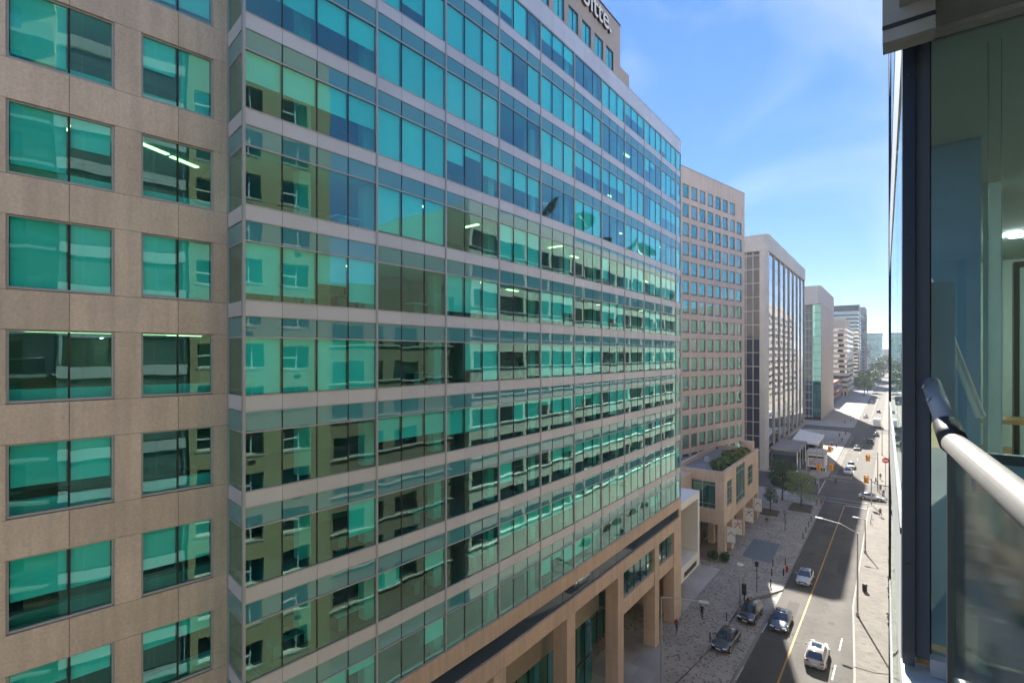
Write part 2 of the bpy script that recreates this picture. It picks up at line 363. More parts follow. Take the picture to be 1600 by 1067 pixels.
slab('pavement_distance', [(-60, 254.5), (-14, 254.5), (-13.0, 257), (-13.0, 1500), (-60, 1500)], CONC_D)
slab('pavement_distance_shopside', [(14, 254.5), (-3.0, 254.5), (-3.95, 257), (-3.95, 1500), (14, 1500)], PAVER_R)
sheet('steel_deck_plate', [(-18.4, 82), (-14.3, 81.6), (-14.5, 90.9), (-18.5, 91.1)], KH + 0.012, mat('blue_grey_plate', (0.12, 0.15, 0.18), 0.6, noise=(1.5, 0.12)))
mk = 0.008
def stripe(name, x0, y0, x1, y1, w, m, z=mk):
    d = Vector((x1 - x0, y1 - y0)); n = Vector((-d.y, d.x)).normalized() * w / 2
    return sheet(name, [(x0 - n.x, y0 - n.y), (x1 - n.x, y1 - n.y), (x1 + n.x, y1 + n.y), (x0 + n.x, y0 + n.y)], z, m)
stripe('yellow_centre_line', -8.75, 40, YEL - 0.05, 88, 0.16, LINE_Y)
stripe('yellow_centre_line', YEL - 0.05, 88, -7.85, 122.5, 0.16, LINE_Y, mk + 0.002)
stripe('stop_line', -7.7, 122.9, -4.15, 122.9, 0.5, LINE_W)
for i, y in enumerate((44.5, 50.6, 61.0)):
    stripe('lane_dash', -12.15 + i * 0.28, y, -12.05 + i * 0.28, y + 2.7, 0.13, LINE_W, 0.016)
for x, y in ((-4.75, 50.5), (-4.6, 56.2), (-4.45, 62.2)):
    stripe('lane_dash', x, y, x + 0.06, y + 2.9, 0.13, LINE_W)
for y in (150, 158, 168, 178, 190, 205, 222): stripe('lane_dash', -8.3, y, -8.3, y + 3.0, 0.13, LINE_W)
for y in range(262, 420, 12): stripe('lane_dash', -8.4, y, -8.4, y + 4.0, 0.15, LINE_W)
stripe('crossing_line', -11.2, 124.6, -4.2, 124.6, 0.2, LINE_W); stripe('crossing_line', -11.2, 127.4, -4.2, 127.4, 0.2, LINE_W)
stripe('crossing_line', -12.6, 146.6, -4.2, 146.6, 0.2, LINE_W, 0.012); stripe('crossing_line', -12.6, 149.6, -4.2, 149.6, 0.2, LINE_W)
stripe('crossing_line', -13.2, 129.5, -13.2, 144.5, 0.2, LINE_W, 0.012); stripe('crossing_line', -16.0, 129.5, -16.0, 144.5, 0.2, LINE_W, 0.012)
stripe('stop_line', -12.6, 151.4, -8.6, 151.4, 0.45, LINE_W)
PATCH = mat('asphalt_patch', (0.055, 0.053, 0.05), 0.92, noise=(30, 0.2))
for i, (x, y, w, l) in enumerate(((-10.3, 64, 1.1, 7.0), (-6.4, 84, 1.3, 9.0), (-9.8, 101, 1.6, 5.0), (-5.4, 110, 0.8, 6.0), (-10.6, 134, 3.0, 1.6))):
    sheet('road_patch', [(x, y), (x + w, y + 0.1), (x + w + 0.05, y + l), (x - 0.05, y + l)], 0.0062, PATCH)
# drain covers in the road
for i, (x, y) in enumerate(((-10.2, 108), (-6.6, 100), (-9.9, 90), (-5.6, 68))):
    o = MB().tube((x, y, -0.02), (x, y, 0.011), 0.36, 0.36, 14).build('manhole_cover', mat('cast_iron', (0.04, 0.04, 0.04), 0.85))
    tag(o, ['round iron manhole cover in the shaded lane by the hydrant side', 'round iron manhole cover near the stop line lane', 'round iron manhole cover beside the yellow line in shade', 'round iron manhole cover in the sunlit lane of the white hatchback'][i], 'manhole cover', 'manhole covers in the road')

# ---------------------------------------------------------------- the teal glass office building with its granite wing
FLH, Z0 = 3.87, CAMZ + 2.2           # storey height, sill level of the row by the camera
T0 = 0.0257
P0 = ray(381) * T0
FAC = [(6.2, 1480), (15.5, 1435), (24.8, 1410), (49.6, 1393)]
def facet_pts():
    P = P0.copy(); s0 = 0; out = []
    for s1, vp in FAC:
        d = ray(vp).normalized(); out.append((s0, s1, P.copy(), d)); P = P + d * (s1 - s0); s0 = s1
    return out
FP = facet_pts()
def F(s, inset=0.0):
    for s0, s1, P, d in FP:
        if s <= s1 + 1e-6: break
    n = Vector((d.y, -d.x)); p = P + d * (s - s0) - n * inset
    return p, d, math.atan2(d.y, d.x)
MOD = 1.55
tower = thing('office_building', (P0.x - 12, P0.y + 20, 0), 'large office building with teal glass curtain wall, pale metal bands and tan granite wing', 'building')
rows = list(range(-5, 6))             # one vision row per storey
CWB = CAMZ - 16.8
def rowz(k):
    zb = max(Z0 + FLH * k, CWB); zt = Z0 + FLH * k + 2.36
    if k == 5: zt = Z0 + FLH * 5 + 2.15
    return zb, zt
panes, spans, bands = [], [], []
NP = 32
for k in rows:
    zb, zt = rowz(k)
    for i in range(NP):
        s = (i + 0.5) * MOD
        panes.append((s, zb, zt, k, i))
        if k < 5:
            zs = Z0 + FLH * (k + 1)
            spans.append((s, zt + 0.06, zs - 0.66, k, i)); bands.append((s, zs - 0.62, zs - 0.02, k, i))
def dist(it):
    p, d, a = F(it[0]); return (p.x ** 2 + p.y ** 2 + ((it[1] + it[2]) / 2 - CAMZ) ** 2)
def place(items, name, m, thick, inset, gap, limit=300):
    items = sorted(items, key=dist); rest = MB()
    for j, (s, z0, z1, k, i) in enumerate(items):
        p, d, a = F(s, inset + thick / 2)
        c = (p.x, p.y, (z0 + z1) / 2); dm = (MOD - gap, thick, z1 - z0)
        if j < limit: box(name, c, dm, m, tower, a)
        else: rest.box(c, dm, a)
    if rest.v: rest.build(name, m, tower, 'stuff')
place(panes, 'pane', GLASS, 0.02, 0.03, 0.05)
place(spans, 'spandrel_glass', GLASS_SP, 0.03, 0.03, 0.04)
place(bands, 'metal_panel', ALU_L, 0.06, 0.0, 0.018)
for i in range(NP):   # parapet panels
    p, d, a = F((i + 0.5) * MOD, 0.02)
    zt = rowz(5)[1] + 0.05
    box('parapet_panel', (p.x, p.y, (zt + CAMZ + 25.2) / 2), (MOD - 0.015, 0.1, CAMZ + 25.2 - zt), ALU_L, tower, a)
for (s0, s1, P, d) in FP:              # dark backing behind the bands, slab edges, capping
    L_ = s1 - s0; a = math.atan2(d.y, d.x); n = Vector((d.y, -d.x))
    back = MB(); rails = MB()
    for k in range(-5, 6):
        zs = Z0 + FLH * (k + 1); zt = rowz(k)[1]
        if k == 5: zs = CAMZ + 25.15
        c = P + d * L_ / 2 - n * 0.16
        back.box((c.x, c.y, (zt + 0.08 + zs - 0.05) / 2), (L_, 0.14, zs - zt - 0.13), a)
        c = P + d * L_ / 2 - n * 0.02
        rails.box((c.x, c.y, zt + 0.03), (L_, 0.07, 0.06), a)
        if k < 5: rails.box((c.x, c.y, zs - 0.64), (L_, 0.05, 0.035), a)
        rails.box((c.x, c.y, max(rowz(k)[0], CWB) + 0.005), (L_, 0.08, 0.05), a)
    c = P + d * L_ / 2 - n * 0.2
    rails.box((c.x, c.y, CAMZ + 25.24), (L_ + 0.02, 0.5, 0.07), a)
    back.build('slab_edge', GASKET, tower); rails.build('transom', ALU, tower)
zlo, zhi = CWB, rowz(5)[1]
for i in range(NP + 1):                # mullions, heavy ones on the bay lines
    s = i * MOD; p, d, a = F(s if i else 0.001, 0.02)
    heavy = i in (0, NP) or (i >= 4 and (i - 4) % 3 == 0)
    for k in rows:
        z0 = rowz(k)[0]; z1 = rowz(k)[1] if k == 5 else Z0 + FLH * (k + 1) - 0.64
        break
    if heavy:
        box('bay_mullion', (p.x, p.y, (zlo + zhi) / 2), (0.10, 0.13, zhi - zlo), ALU, tower, a)
    else:
        q, _, _ = F(s, 0.05)
        box('mullion', (q.x, q.y, (zlo + zhi) / 2), (0.05, 0.07, zhi - zlo), GASKET, tower, a)
# the short return at the granite wing
Q = ray(356.5) * T0 * 1.072
rd = (P0 - Q); RL = rd.length; rd.normalize(); ra = math.atan2(rd.y, rd.x); rn = Vector((rd.y, -rd.x))
for k in rows:
    zb, zt = rowz(k); c = (P0 + Q) / 2
    ci = c - rn * 0.04
    box('return_pane', (ci.x, ci.y, (zb + zt) / 2), (RL - 0.08, 0.02, zt - zb), GLASS, tower, ra)
    if k < 5:
        zs = Z0 + FLH * (k + 1)
        box('return_spandrel', (ci.x, ci.y, (zt + 0.06 + zs - 0.66) / 2), (RL - 0.06, 0.03, zs - 0.72 - zt), GLASS_SP, tower, ra)
        cc = c - rn * 0.03
        box('return_panel', (cc.x, cc.y, zs - 0.32), (RL - 0.02, 0.06, 0.6), ALU_L, tower, ra)
        cb = c - rn * 0.16
        box('slab_edge', (cb.x, cb.y, (zt + zs) / 2), (RL - 0.3, 0.14, zs - zt - 0.1), GASKET, tower, ra)
        box('transom', (ci.x, ci.y, zt + 0.03), (RL, 0.06, 0.055), ALU, tower, ra)
    else:
        cc = c - rn * 0.03
        box('return_panel', (cc.x, cc.y, (zt + 0.05 + CAMZ + 25.2) / 2), (RL - 0.02, 0.08, CAMZ + 25.2 - zt - 0.05), ALU_L, tower, ra)
box('bay_mullion', (Q.x, Q.y, (zlo + zhi) / 2), (0.06, 0.1, zhi - zlo), ALU, tower, ra)

# interior: slabs, back walls, columns, blinds, ceiling lights
def facet_poly(inset, depth):
    pts = []
    for (s0, s1, P, d) in FP:
        n = Vector((d.y, -d.x)); pts.append(P - n * inset + (d * 0.9 if s0 == 0 else d * 0))
    p, d, a = F(49.6, inset); pts.append(p - d * 0.3)
    return [(q.x, q.y) for q in pts] + [(pts[-1].x - depth, pts[-1].y), (pts[0].x - depth, pts[0].y + 0.3)]
poly = facet_poly(0.45, 13.0)
wall_poly = []
for k in range(-6, 6):
    zs = Z0 + FLH * (k + 1)
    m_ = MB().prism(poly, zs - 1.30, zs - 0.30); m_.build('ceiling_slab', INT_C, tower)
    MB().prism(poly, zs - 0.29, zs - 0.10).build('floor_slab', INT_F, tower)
for k in rows:
    zb = Z0 + FLH * k; dep = random.choice((4.2, 5.5, 7.0))
    for (s0, s1, P, d) in FP:
        n = Vector((d.y, -d.x)); a = math.atan2(d.y, d.x)
        c = P + d * (s1 - s0) / 2 - n * (dep + (0.0 if s0 else 1.0))
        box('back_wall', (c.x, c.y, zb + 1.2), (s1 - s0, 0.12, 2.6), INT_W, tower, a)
for i in [2] + list(range(4, 33, 3)):
    for k in rows:
        p, d, a = F(min(i * MOD, 49.2), 0.95 if i > 2 else 1.4)
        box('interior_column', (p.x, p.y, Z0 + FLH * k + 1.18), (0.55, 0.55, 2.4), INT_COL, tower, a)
def blind_bottom(k, bay):
    r = random.Random(k * 97 + bay * 13).random(); q = random.Random(k * 31 + bay * 7 + 5).random()
    if k >= 2: return 0.03 if r < 0.62 else (1.2 if r < 0.82 else None)
    if k == 1: return None if r < 0.5 else 0.15
    if k == 0: return None if r < 0.45 else 0.3
    if k == -1: return 0.05 if r < 0.55 else (None if r < 0.85 else 1.0)
    if k == -2: return 0.9 + 0.5 * q if r < 0.75 else None
    if k == -3: return 1.45 if r < 0.5 else None
    if k == -4: return 1.25 + 0.4 * q if r < 0.75 else None
    return 1.2 if r < 0.5 else None
for k in rows:
    zb, zt = rowz(k); base = Z0 + FLH * k
    for i in range(NP):
        bay = 0 if i < 4 else 1 + (i - 4) // 3
        h = blind_bottom(k, bay)
        rr = random.Random(k * 1000 + i).random()
        if h is None:
            if rr < 0.10: h = 0.05 + 1.6 * rr * 10 * 0.9
            else: continue
        elif rr > 0.86: h = min(h + 0.7, 1.9)
        elif rr < 0.08: continue
        p, d, a = F((i + 0.5) * MOD, 0.17)
        z0 = max(base + h, zb + 0.02)
        if zt - z0 < 0.1: continue
        box('blind', (p.x, p.y, (z0 + zt + 0.02) / 2), (MOD - 0.09, 0.012, round(zt + 0.02 - z0, 2)), BLIND, tower, a)
    for j in range(11):
        rr = random.Random(k * 77 + j).random()
        lit = 0.12 if k >= 2 else (0.55 if k >= -1 else 0.1)
        if rr > lit: continue
        p, d, a = F(2.0 + j * 4.5, 1.6 + 1.2 * ((j * 7 + k) % 3) * 0.7)
        box('ceiling_light', (p.x, p.y, Z0 + FLH * (k + 1) - 1.325), (1.25, 0.22, 0.05), LAMP_I, tower, a + math.pi / 2 * (j % 2))
# desks just inside the glass
DESK = None
def desk(p, z, a, label, i):
    t = thing('office_desk', (p.x, p.y, z), label, 'desk', 'desks inside the office windows', a)
    B = WM[t.name]
    def pc(name, c, d, m): mesh_obj(name, box_mesh(*d, m), None, t, B @ Matrix.Translation(Vector(c)))
    pc('desk_top', (0, 0, 0.73), (1.5, 0.75, 0.04), FURN_W if i % 2 else FURN)
    for sx in (-0.7, 0.7): pc('leg', (sx, 0, 0.355), (0.05, 0.65, 0.71), ALU_D)
    pc('monitor', (0.1, -0.05, 1.02), (0.56, 0.05, 0.36), BLACK); pc('monitor_stand', (0.1, -0.05, 0.795), (0.06, 0.05, 0.09), BLACK)
    pc('drawer_box', (-0.45, 0, 0.32), (0.4, 0.6, 0.6), FURN)
j = 0
for k in (-4, -3, -1, 0, 1):
    for i in (1, 3, 6, 9, 12, 16, 20):
        if (i * 3 + k) % 4 == 0: continue
        p, d, a = F((i + 0.4) * MOD, 1.15)
        desk(p, Z0 + FLH * k - 0.09, a, 'desk with monitor behind %s pane from the granite wing, %s' % ({1: 'the second', 3: 'the fourth', 6: 'the seventh', 9: 'the tenth', 12: 'the thirteenth', 16: 'the seventeenth', 20: 'the twenty-first'}[i], {-4: 'second row from below', -3: 'third row from below', -1: 'fifth row from below', 0: 'sixth row from below', 1: 'seventh row from below'}[k]), j); j += 1

# granite wing on the camera's left
SD = ray(1560).normalized(); SA = math.atan2(SD.y, SD.x); SN = Vector((SD.y, -SD.x))
def G(s, inset=0.0): return Q + SD * s - SN * inset
WINS = [(-13.4, -10.8), (-10.0, -7.5), (-6.72, -3.86), (-3.04, -0.56)]
JV = [-16.5, -12.1, -8.75, -5.13, -1.82, 0.0]
def gbox(name, s0, s1, z0, z1, inset, thick, m, parent=None, sh=0.0):
    c = G((s0 + s1) / 2, inset + thick / 2)
    return box(name, (c.x, c.y, (z0 + z1) / 2), (s1 - s0 - sh, thick, z1 - z0 - sh), m, parent or tower, SA)
for k in range(-7, 7):
    zs = Z0 + FLH * k                          # sill joint
    gj = 0.016
    zhead = zs + 2.52
    if zhead > CAMZ + 25: zhead = CAMZ + 24.5
    for s0, s1 in zip(JV[:-1], JV[1:]):        # spandrel panels under each sill
        gbox('granite_panel', s0, s1, zs - FLH + 2.52, zs, 0.0, 0.12, GRANITE, sh=gj)
    edges = [-16.5] + [e for w in WINS for e in w] + [0.0]
    for j in range(0, len(edges), 2):          # piers between the windows
        gbox('granite_pier', edges[j], edges[j + 1], zs, zhead, 0.0, 0.12, GRANITE, sh=gj * 0.6)
    for wi, (a0, a1) in enumerate(WINS):
        mid = {0: -12.1, 1: -8.75, 2: -5.13, 3: -1.82}[wi]
        fr = MB()
        def fb(s0, s1, z0, z1, ins, th):
            c = G((s0 + s1) / 2, ins + th / 2); fr.box((c.x, c.y, (z0 + z1) / 2), (s1 - s0, th, z1 - z0), SA)
        fb(a0 + 0.004, a0 + 0.07, zs + 0.02, zhead - 0.01, 0.075, 0.12); fb(a1 - 0.07, a1 - 0.004, zs + 0.02, zhead - 0.01, 0.075, 0.12)
        fb(a0 + 0.07, a1 - 0.07, zs + 0.02, zs + 0.10, 0.06, 0.14); fb(a0 + 0.07, a1 - 0.07, zhead - 0.06, zhead - 0.01, 0.08, 0.12)
        frame = fr.build('window_frame', ALU, tower)
        for (b0, b1) in ((a0 + 0.07, mid - 0.03), (mid + 0.03, a1 - 0.07)):
            gbox('pane', b0, b1, zs + 0.10, zhead - 0.06, 0.13, 0.02, GLASS, frame)
            rr = random.Random(k * 11 + wi * 3 + int(b0 * 10)).random()
            hb = {2: 0.15, 1: 0.35, 0: 0.02, -1: None, -2: 0.95, -3: 0.85, -4: 1.5, 3: 0.2, 4: 0.4}.get(k, 0.8)
            if wi in (1, 3): hb = {2: 1.15, 1: None, 0: 0.02, -1: None, -2: None, -3: 0.85, -4: 1.6, 3: 0.3}.get(k, 0.9)
            if hb is not None:
                if k == 2 and wi == 3 and b0 > mid: hb = 0.05
                if k == 1 and wi == 2 and b0 > mid: hb = 1.3
                if k == 2 and wi == 2 and b0 > mid: continue
                zz = zs + 0.1 + max(0.02, hb + (rr - 0.5) * 0.12)
                gbox('blind', b0 + 0.03, b1 - 0.03, round(zz, 2), zhead - 0.05, 0.24, 0.012, BLIND, frame)
        gbox('mullion', mid - 0.03, mid + 0.03, zs + 0.10, zhead - 0.06, 0.095, 0.10, GASKET, frame)
    # the rooms behind
    gbox('floor_slab', -16.5, -0.05, zs - 0.32, zs - 0.02, 0.14, 8.0, INT_F)
    gbox('ceiling_slab', -16.5, -0.05, zhead + 0.02, zhead + 0.28, 0.14, 8.0, INT_C)
    gbox('back_wall', -16.5, -0.05, zs, zhead, 6.0 if k % 2 else 4.5, 0.1, INT_W)
    gbox('sill_shelf', -16.5, -0.2, zs + 0.02, zs + 0.45, 0.5, 0.35, FURN_W if k % 3 else FURN)
    if k in (1, -1, 3):
        for s in (-9, -5.6, -4.4, -2.4, -1.1):
            c = G(s, 1.5 + 0.8 * ((int(s * 10)) % 2)); box('ceiling_light', (c.x, c.y, zhead + 0.0), (1.3, 0.2, 0.05), LAMP_I, tower, SA + (0.5 if k == 1 else 0))
    for s in (-14.5, -7.1, -3.5, -0.3): gbox('partition', s - 0.2, s + 0.2, zs, zhead, 0.14, 0.5, INT_COL)
gbox('wing_core', -16.5, -0.1, 0, CAMZ + 27, 8.2, 8.0, INT_W)
gbox('wing_joint_backing', -16.5, 0.0, 0.0, Z0 - FLH * 8 + 2.4, 0.13, 0.3, JOINT)
for k in range(-7, 7):
    zs = Z0 + FLH * k
    gbox('joint_backing', -16.5, -0.01, zs - FLH + 2.55, zs - 0.03, 0.121, 0.018, JOINT)
    for (e0, e1) in ((-16.5, -13.4), (-10.8, -10.0), (-7.5, -6.72), (-3.86, -3.04), (-0.56, -0.01)):
        gbox('joint_backing', e0 + 0.02, e1 - 0.02, zs - 0.03, zs + 2.55, 0.121, 0.018, JOINT)
for k_, (s_, lab) in {0: (-5.4, 'x')}.items():
    c = G(s_, 0.9); desk(c, Z0 - 0.01, SA, 'office desk with a monitor behind the granite wing window level with the camera', 0)
    c = G(-1.6, 0.95); desk(c, Z0 - 0.01, SA, 'office desk beside the glass bay, in the granite wing window', 1)

# salmon granite base with portals
def S3(s, z0, z1, s1, inset, thick, m, name, parent=tower):
    """box between s and s1 along the facade, split where it turns"""
    for (a0, a1, P, d) in FP:
        b0, b1 = max(s, a0), min(s1, a1)
        if b1 - b0 < 0.02: continue
        n = Vector((d.y, -d.x)); c = P + d * ((b0 + b1) / 2 - a0) - n * (inset + thick / 2)
        box(name, (c.x, c.y, (z0 + z1) / 2), (b1 - b0 - 0.012, thick, z1 - z0 - 0.012), m, parent, math.atan2(d.y, d.x))
ZB = CWB - 0.03
DS_T, DS_B = CAMZ - 17.95, CAMZ - 19.05
PT = CAMZ - 20.25
s = 0.0
while s < 49.5:
    e = min(s + 3.1, 49.6); S3(s, DS_T, ZB, e, -0.06, 0.5, GRANITE_B, 'granite_fascia'); S3(s, PT, DS_B, e, -0.06, 0.5, GRANITE_B, 'granite_lintel'); s += 3.1
s = 0.0
while s < 49.0:
    e = min(s + 4.65, 49.0); S3(s + 0.03, DS_B, DS_T, e - 0.03, 0.10, 0.03, GLASS_NV, 'clerestory_pane'); s += 4.65
S3(49.0, DS_B, DS_T, 49.6, -0.06, 0.5, GRANITE_B, 'granite_pier')
S3(0, DS_B, DS_T, 49.6, 0.15, 0.2, GASKET, 'clerestory_backing')
COLS = [(5.9, 7.1), (14.9, 16.1), (23.6, 24.8), (32.5, 33.7), (41.4, 42.6), (47.2, 49.6)]
for (c0, c1) in COLS:
    zt_ = PT - 0.01
    p, d, a = F((c0 + c1) / 2, 0.55)
    nb = 6
    for q in range(nb):                        # stone courses of each pier
        z0 = KH + (zt_ - KH) * q / nb; z1 = KH + (zt_ - KH) * (q + 1) / nb
        box('granite_pier', (p.x, p.y, (z0 + z1) / 2), (c1 - c0, 1.25, z1 - z0 - 0.015), GRANITE_B, tower, a)
# upper windows over the arcade in the two last bays
for (w0, w1) in ((33.7, 41.4), (42.6, 47.2)):
    S3(w0, CAMZ - 24.2, CAMZ - 22.75, w1, 0.0, 0.45, GRANITE_B, 'granite_spandrel')
    n_ = 5 if w1 - w0 > 6 else 3
    for q in range(n_):
        a0 = w0 + (w1 - w0) * q / n_; a1 = w0 + (w1 - w0) * (q + 1) / n_
        S3(a0 + 0.05, CAMZ - 22.7, PT - 0.05, a1 - 0.05, 0.25, 0.03, GLASS, 'base_window_pane')
        S3(a0 - 0.04, CAMZ - 22.75, PT, a0 + 0.04, 0.2, 0.1, ALU_D, 'base_mullion')
    S3(w0, CAMZ - 21.6, CAMZ - 21.54, w1, 0.2, 0.08, ALU_D, 'base_transom')
    S3(w0, CAMZ - 22.72, PT, w1, 2.2, 0.1, INT_W, 'back_wall')
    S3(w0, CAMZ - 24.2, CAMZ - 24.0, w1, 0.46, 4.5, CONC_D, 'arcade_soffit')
# arcade rear wall: beige wall with glazing
for (w0, w1, dep) in ((0, 5.9, 2.4), (7.1, 14.9, 2.4), (16.1, 23.6, 2.4), (24.8, 32.5, 2.4), (33.7, 41.4, 5.0), (42.6, 47.2, 5.0)):
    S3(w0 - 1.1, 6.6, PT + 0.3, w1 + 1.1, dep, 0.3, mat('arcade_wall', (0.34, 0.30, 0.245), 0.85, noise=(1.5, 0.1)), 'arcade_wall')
    n_ = 5
    for q in range(n_):
        a0 = w0 + (w1 - w0) * q / n_; a1 = w0 + (w1 - w0) * (q + 1) / n_
        S3(a0 + 0.05, 0.5, 6.5, a1 - 0.05, dep + 0.1, 0.03, GLASS, 'shopfront_pane')
        S3(a0 - 0.04, KH, 6.6, a0 + 0.04, dep + 0.05, 0.1, ALU_D, 'shopfront_mullion')
        S3(a0 + 0.05, 8.3, PT - 0.35, a1 - 0.05, dep - 0.06, 0.05, GLASS_DK, 'clerestory_pane')
    S3(w0, 3.0, 3.1, w1, dep + 0.06, 0.1, ALU_D, 'shopfront_transom')
    S3(w0, KH, PT, w1, dep + 3.0, 0.1, INT_W, 'back_wall')
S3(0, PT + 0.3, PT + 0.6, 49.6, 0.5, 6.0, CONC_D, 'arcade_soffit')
# the body behind and the closed end
pe, de, ae = F(49.55)
bb('end_wall', pe.x - 26, pe.x - 0.3, pe.y - 0.45, pe.y + 0.02, 0, CWB, GRANITE_B, tower)
bb('end_wall', pe.x - 26, pe.x - 0.3, pe.y - 0.40, pe.y + 0.0, CWB + 0.01, CAMZ + 25.1, ALU_L, tower)
MB().prism(facet_poly(0.3, 26), CAMZ + 24.2, CAMZ + 24.6).build('roof', ROOFGR, tower)
MB().prism(facet_poly(12.5, 14), 0, CAMZ + 24.1).build('core', INT_W, tower)
# granite penthouse with the sign
PX = -21.4
def phY(px): r = ray(px); return r.y * PX / r.x
y_end = phY(969)
zpt = CAMZ + (YH - 42) * (PX / ray(969).x)
pz0, pz1 = CAMZ + 26.9, CAMZ + 29.1
wy = [(phY(909.5), phY(923.5)), (phY(929), phY(942.6)), (phY(947), phY(958.5))]
step = wy[1][0] - wy[0][0]
wy = [(wy[0][0] - step * q, wy[0][1] - step * q) for q in range(9, 0, -1)] + wy
ylo = wy[0][0] - 2
bb('penthouse_wall', PX - 0.4, PX, ylo, y_end, pz1, zpt, mat('penthouse_granite', (0.40, 0.35, 0.32), 0.75, noise=(6, 0.06, 0.5, 0.05)), tower)
PG = MATS['penthouse_granite']
bb('penthouse_wall', PX - 0.4, PX, ylo, y_end, CAMZ + 24.3, pz0, PG, tower)
ed = [ylo] + [e for w in wy for e in w] + [y_end]
for q in range(0, len(ed), 2): bb('penthouse_pier', PX - 0.4, PX, ed[q], ed[q + 1], pz0 + 0.01, pz1 - 0.01, PG, tower)
for w in wy:
    fr = MB().bb(PX - 0.12, PX - 0.05, w[0], w[1], pz0 + 0.01, pz0 + 0.07).bb(PX - 0.12, PX - 0.05, w[0], w[1], pz1 - 0.07, pz1 - 0.01).bb(PX - 0.14, PX - 0.05, w[1] - 0.06, w[1], pz0, pz1)
    q = (w[0] + w[1]) / 2; fr.bb(PX - 0.12, PX - 0.06, q - 0.03, q + 0.03, pz0 + 0.07, pz1 - 0.07)
    f_ = fr.build('window_frame', GASKET, tower)
    bb('pane', PX - 0.1, PX - 0.08, w[0], q - 0.03, pz0 + 0.07, pz1 - 0.07, GLASS, f_); bb('pane', PX - 0.1, PX - 0.08, q + 0.03, w[1] - 0.06, pz0 + 0.07, pz1 - 0.07, GLASS, f_)
    bb('blind', PX - 0.3, PX - 0.28, w[0], w[1], pz0, pz1, BLIND, f_)
bb('penthouse_core', PX - 16, PX - 0.5, ylo, y_end - 0.2, CAMZ + 24.6, zpt - 0.1, PG, tower)
bb('penthouse_end', PX - 16, PX - 0.41, y_end - 0.19, y_end - 0.01, CAMZ + 24.6, zpt, PG, tower)
bb('penthouse_coping', PX - 16.1, PX + 0.06, ylo, y_end + 0.06, zpt + 0.004, zpt + 0.14, ALU_D, tower)
y2 = ray(983).y * (PX - 2.0) / ray(983).x
bb('plant_screen', PX - 12, PX - 2.0, y_end - 3, y2, CAMZ + 24.6, CAMZ + (YH - 104) * ((PX - 2.0) / ray(969).x), PG, tower)
# sign letters on the penthouse
fc = bpy.data.curves.new('sign', 'FONT'); fc.body = 'Deloitte.'; fc.size = 2.7; fc.extrude = 0.11; fc.align_x = 'RIGHT'; fc.bevel_depth = 0.012
fo = bpy.data.objects.new('signtmp', fc); COL.objects.link(fo)
dg = bpy.context.evaluated_depsgraph_get(); sme = bpy.data.meshes.new_from_object(fo.evaluated_get(dg)); bpy.data.objects.remove(fo)
sgn = mesh_obj('sign_lettering', sme, mat('sign_dark', (0.03, 0.03, 0.035), 0.4), tower, Matrix.Translation((PX + 0.13, phY(952.5), CAMZ + 30.35)) @ Matrix(((0, 0, 1, 0), (1, 0, 0, 0), (0, 1, 0, 0), (0, 0, 0, 1))))
face = sme.copy(); face.materials.clear()
for v in face.vertices: v.co.z = v.co.z * 0.1 + 0.125
mesh_obj('sign_face', face, WHITE, sgn, WM[sgn.name])
# small security cameras / floodlights leaning on the parapet

# ---------------------------------------------------------------- white entrance frame between the two buildings
lk = thing('entrance_frame', (-22.5, 64, 0), 'white concrete entrance frame beside the last granite pier', 'entrance')
wy0, wy1 = 61.5, 66.6
bb('side_panel', -20.45, -20.05, 66.0, 66.6, 3.6, 13.2, WHITE, lk)
for q in range(3): bb('fin', -23.2 + q * 0.95, -22.35 + q * 0.95, 66.6, 66.72, 3.9, 12.2, WHITE, lk)
bb('side_panel', -23.4, -20.46, 66.05, 66.58, 3.6, 13.2, WHITE, lk)
bb('top_beam', -23.4, -20.05, 59.3, 65.99, 12.3, 13.2, WHITE, lk)
bb('base_beam', -23.4, -20.05, 59.3, 65.99, 3.6, 5.4, WHITE, lk)
bb('rear_pane', -23.3, -23.2, 59.3, 66.0, 5.41, 12.29, GLASS_DK, lk)
bb('sign_panel', -20.04, -19.99, 60.6, 65.2, 4.0, 4.55, BLACK, lk)
bb('door_pane', -23.6, -23.5, 59.3, 66.0, KH, 3.59, GLASS_DK, lk)

# ---------------------------------------------------------------- low granite podium on the plaza
pod = thing('podium_building', (-24, 91, 0), 'low salmon granite podium building with roof planting and hanging banners', 'building')
PXF, PY0, PY1 = -20.2, 79.2, 103.4
PZ = CAMZ - 17.8
# front face towards the camera, with a big green window and an opening below
fx0 = -27.6
def pb(n, x0, x1, y0, y1, z0, z1, m=GRANITE_P): return bb(n, x0, x1, y0, y1, z0, z1, m, pod)
pb('granite_panel', fx0, PXF - 2.9, PY0, PY0 + 0.5, PZ - 1.6, PZ); pb('granite_panel', PXF - 2.89, PXF, PY0, PY0 + 0.5, PZ - 1.6, PZ)
pb('granite_panel', fx0, PXF, PY0 + 0.003, PY0 + 0.5, 5.1, PZ - 5.81)
pb('granite_pier', PXF - 1.25, PXF, PY0 + 0.002, PY0 + 0.5, PZ - 5.8, PZ - 1.61); pb('granite_pier', fx0, fx0 + 2.2, PY0 + 0.002, PY0 + 0.5, PZ - 5.8, PZ - 1.61)
wf = MB()
wx0, wx1, wz0, wz1 = fx0 + 2.2, PXF - 1.25, PZ - 5.8, PZ - 1.61
for x in (wx0 + 0.05, (wx0 + wx1) / 2, wx1 - 0.05): wf.bb(x - 0.05, x + 0.05, PY0 + 0.18, PY0 + 0.28, wz0, wz1)
for z in (wz0 + 0.06, wz0 + 0.75, wz1 - 0.55, wz1 - 0.06): wf.bb(wx0, wx1, PY0 + 0.19, PY0 + 0.27, z - 0.04, z + 0.04)
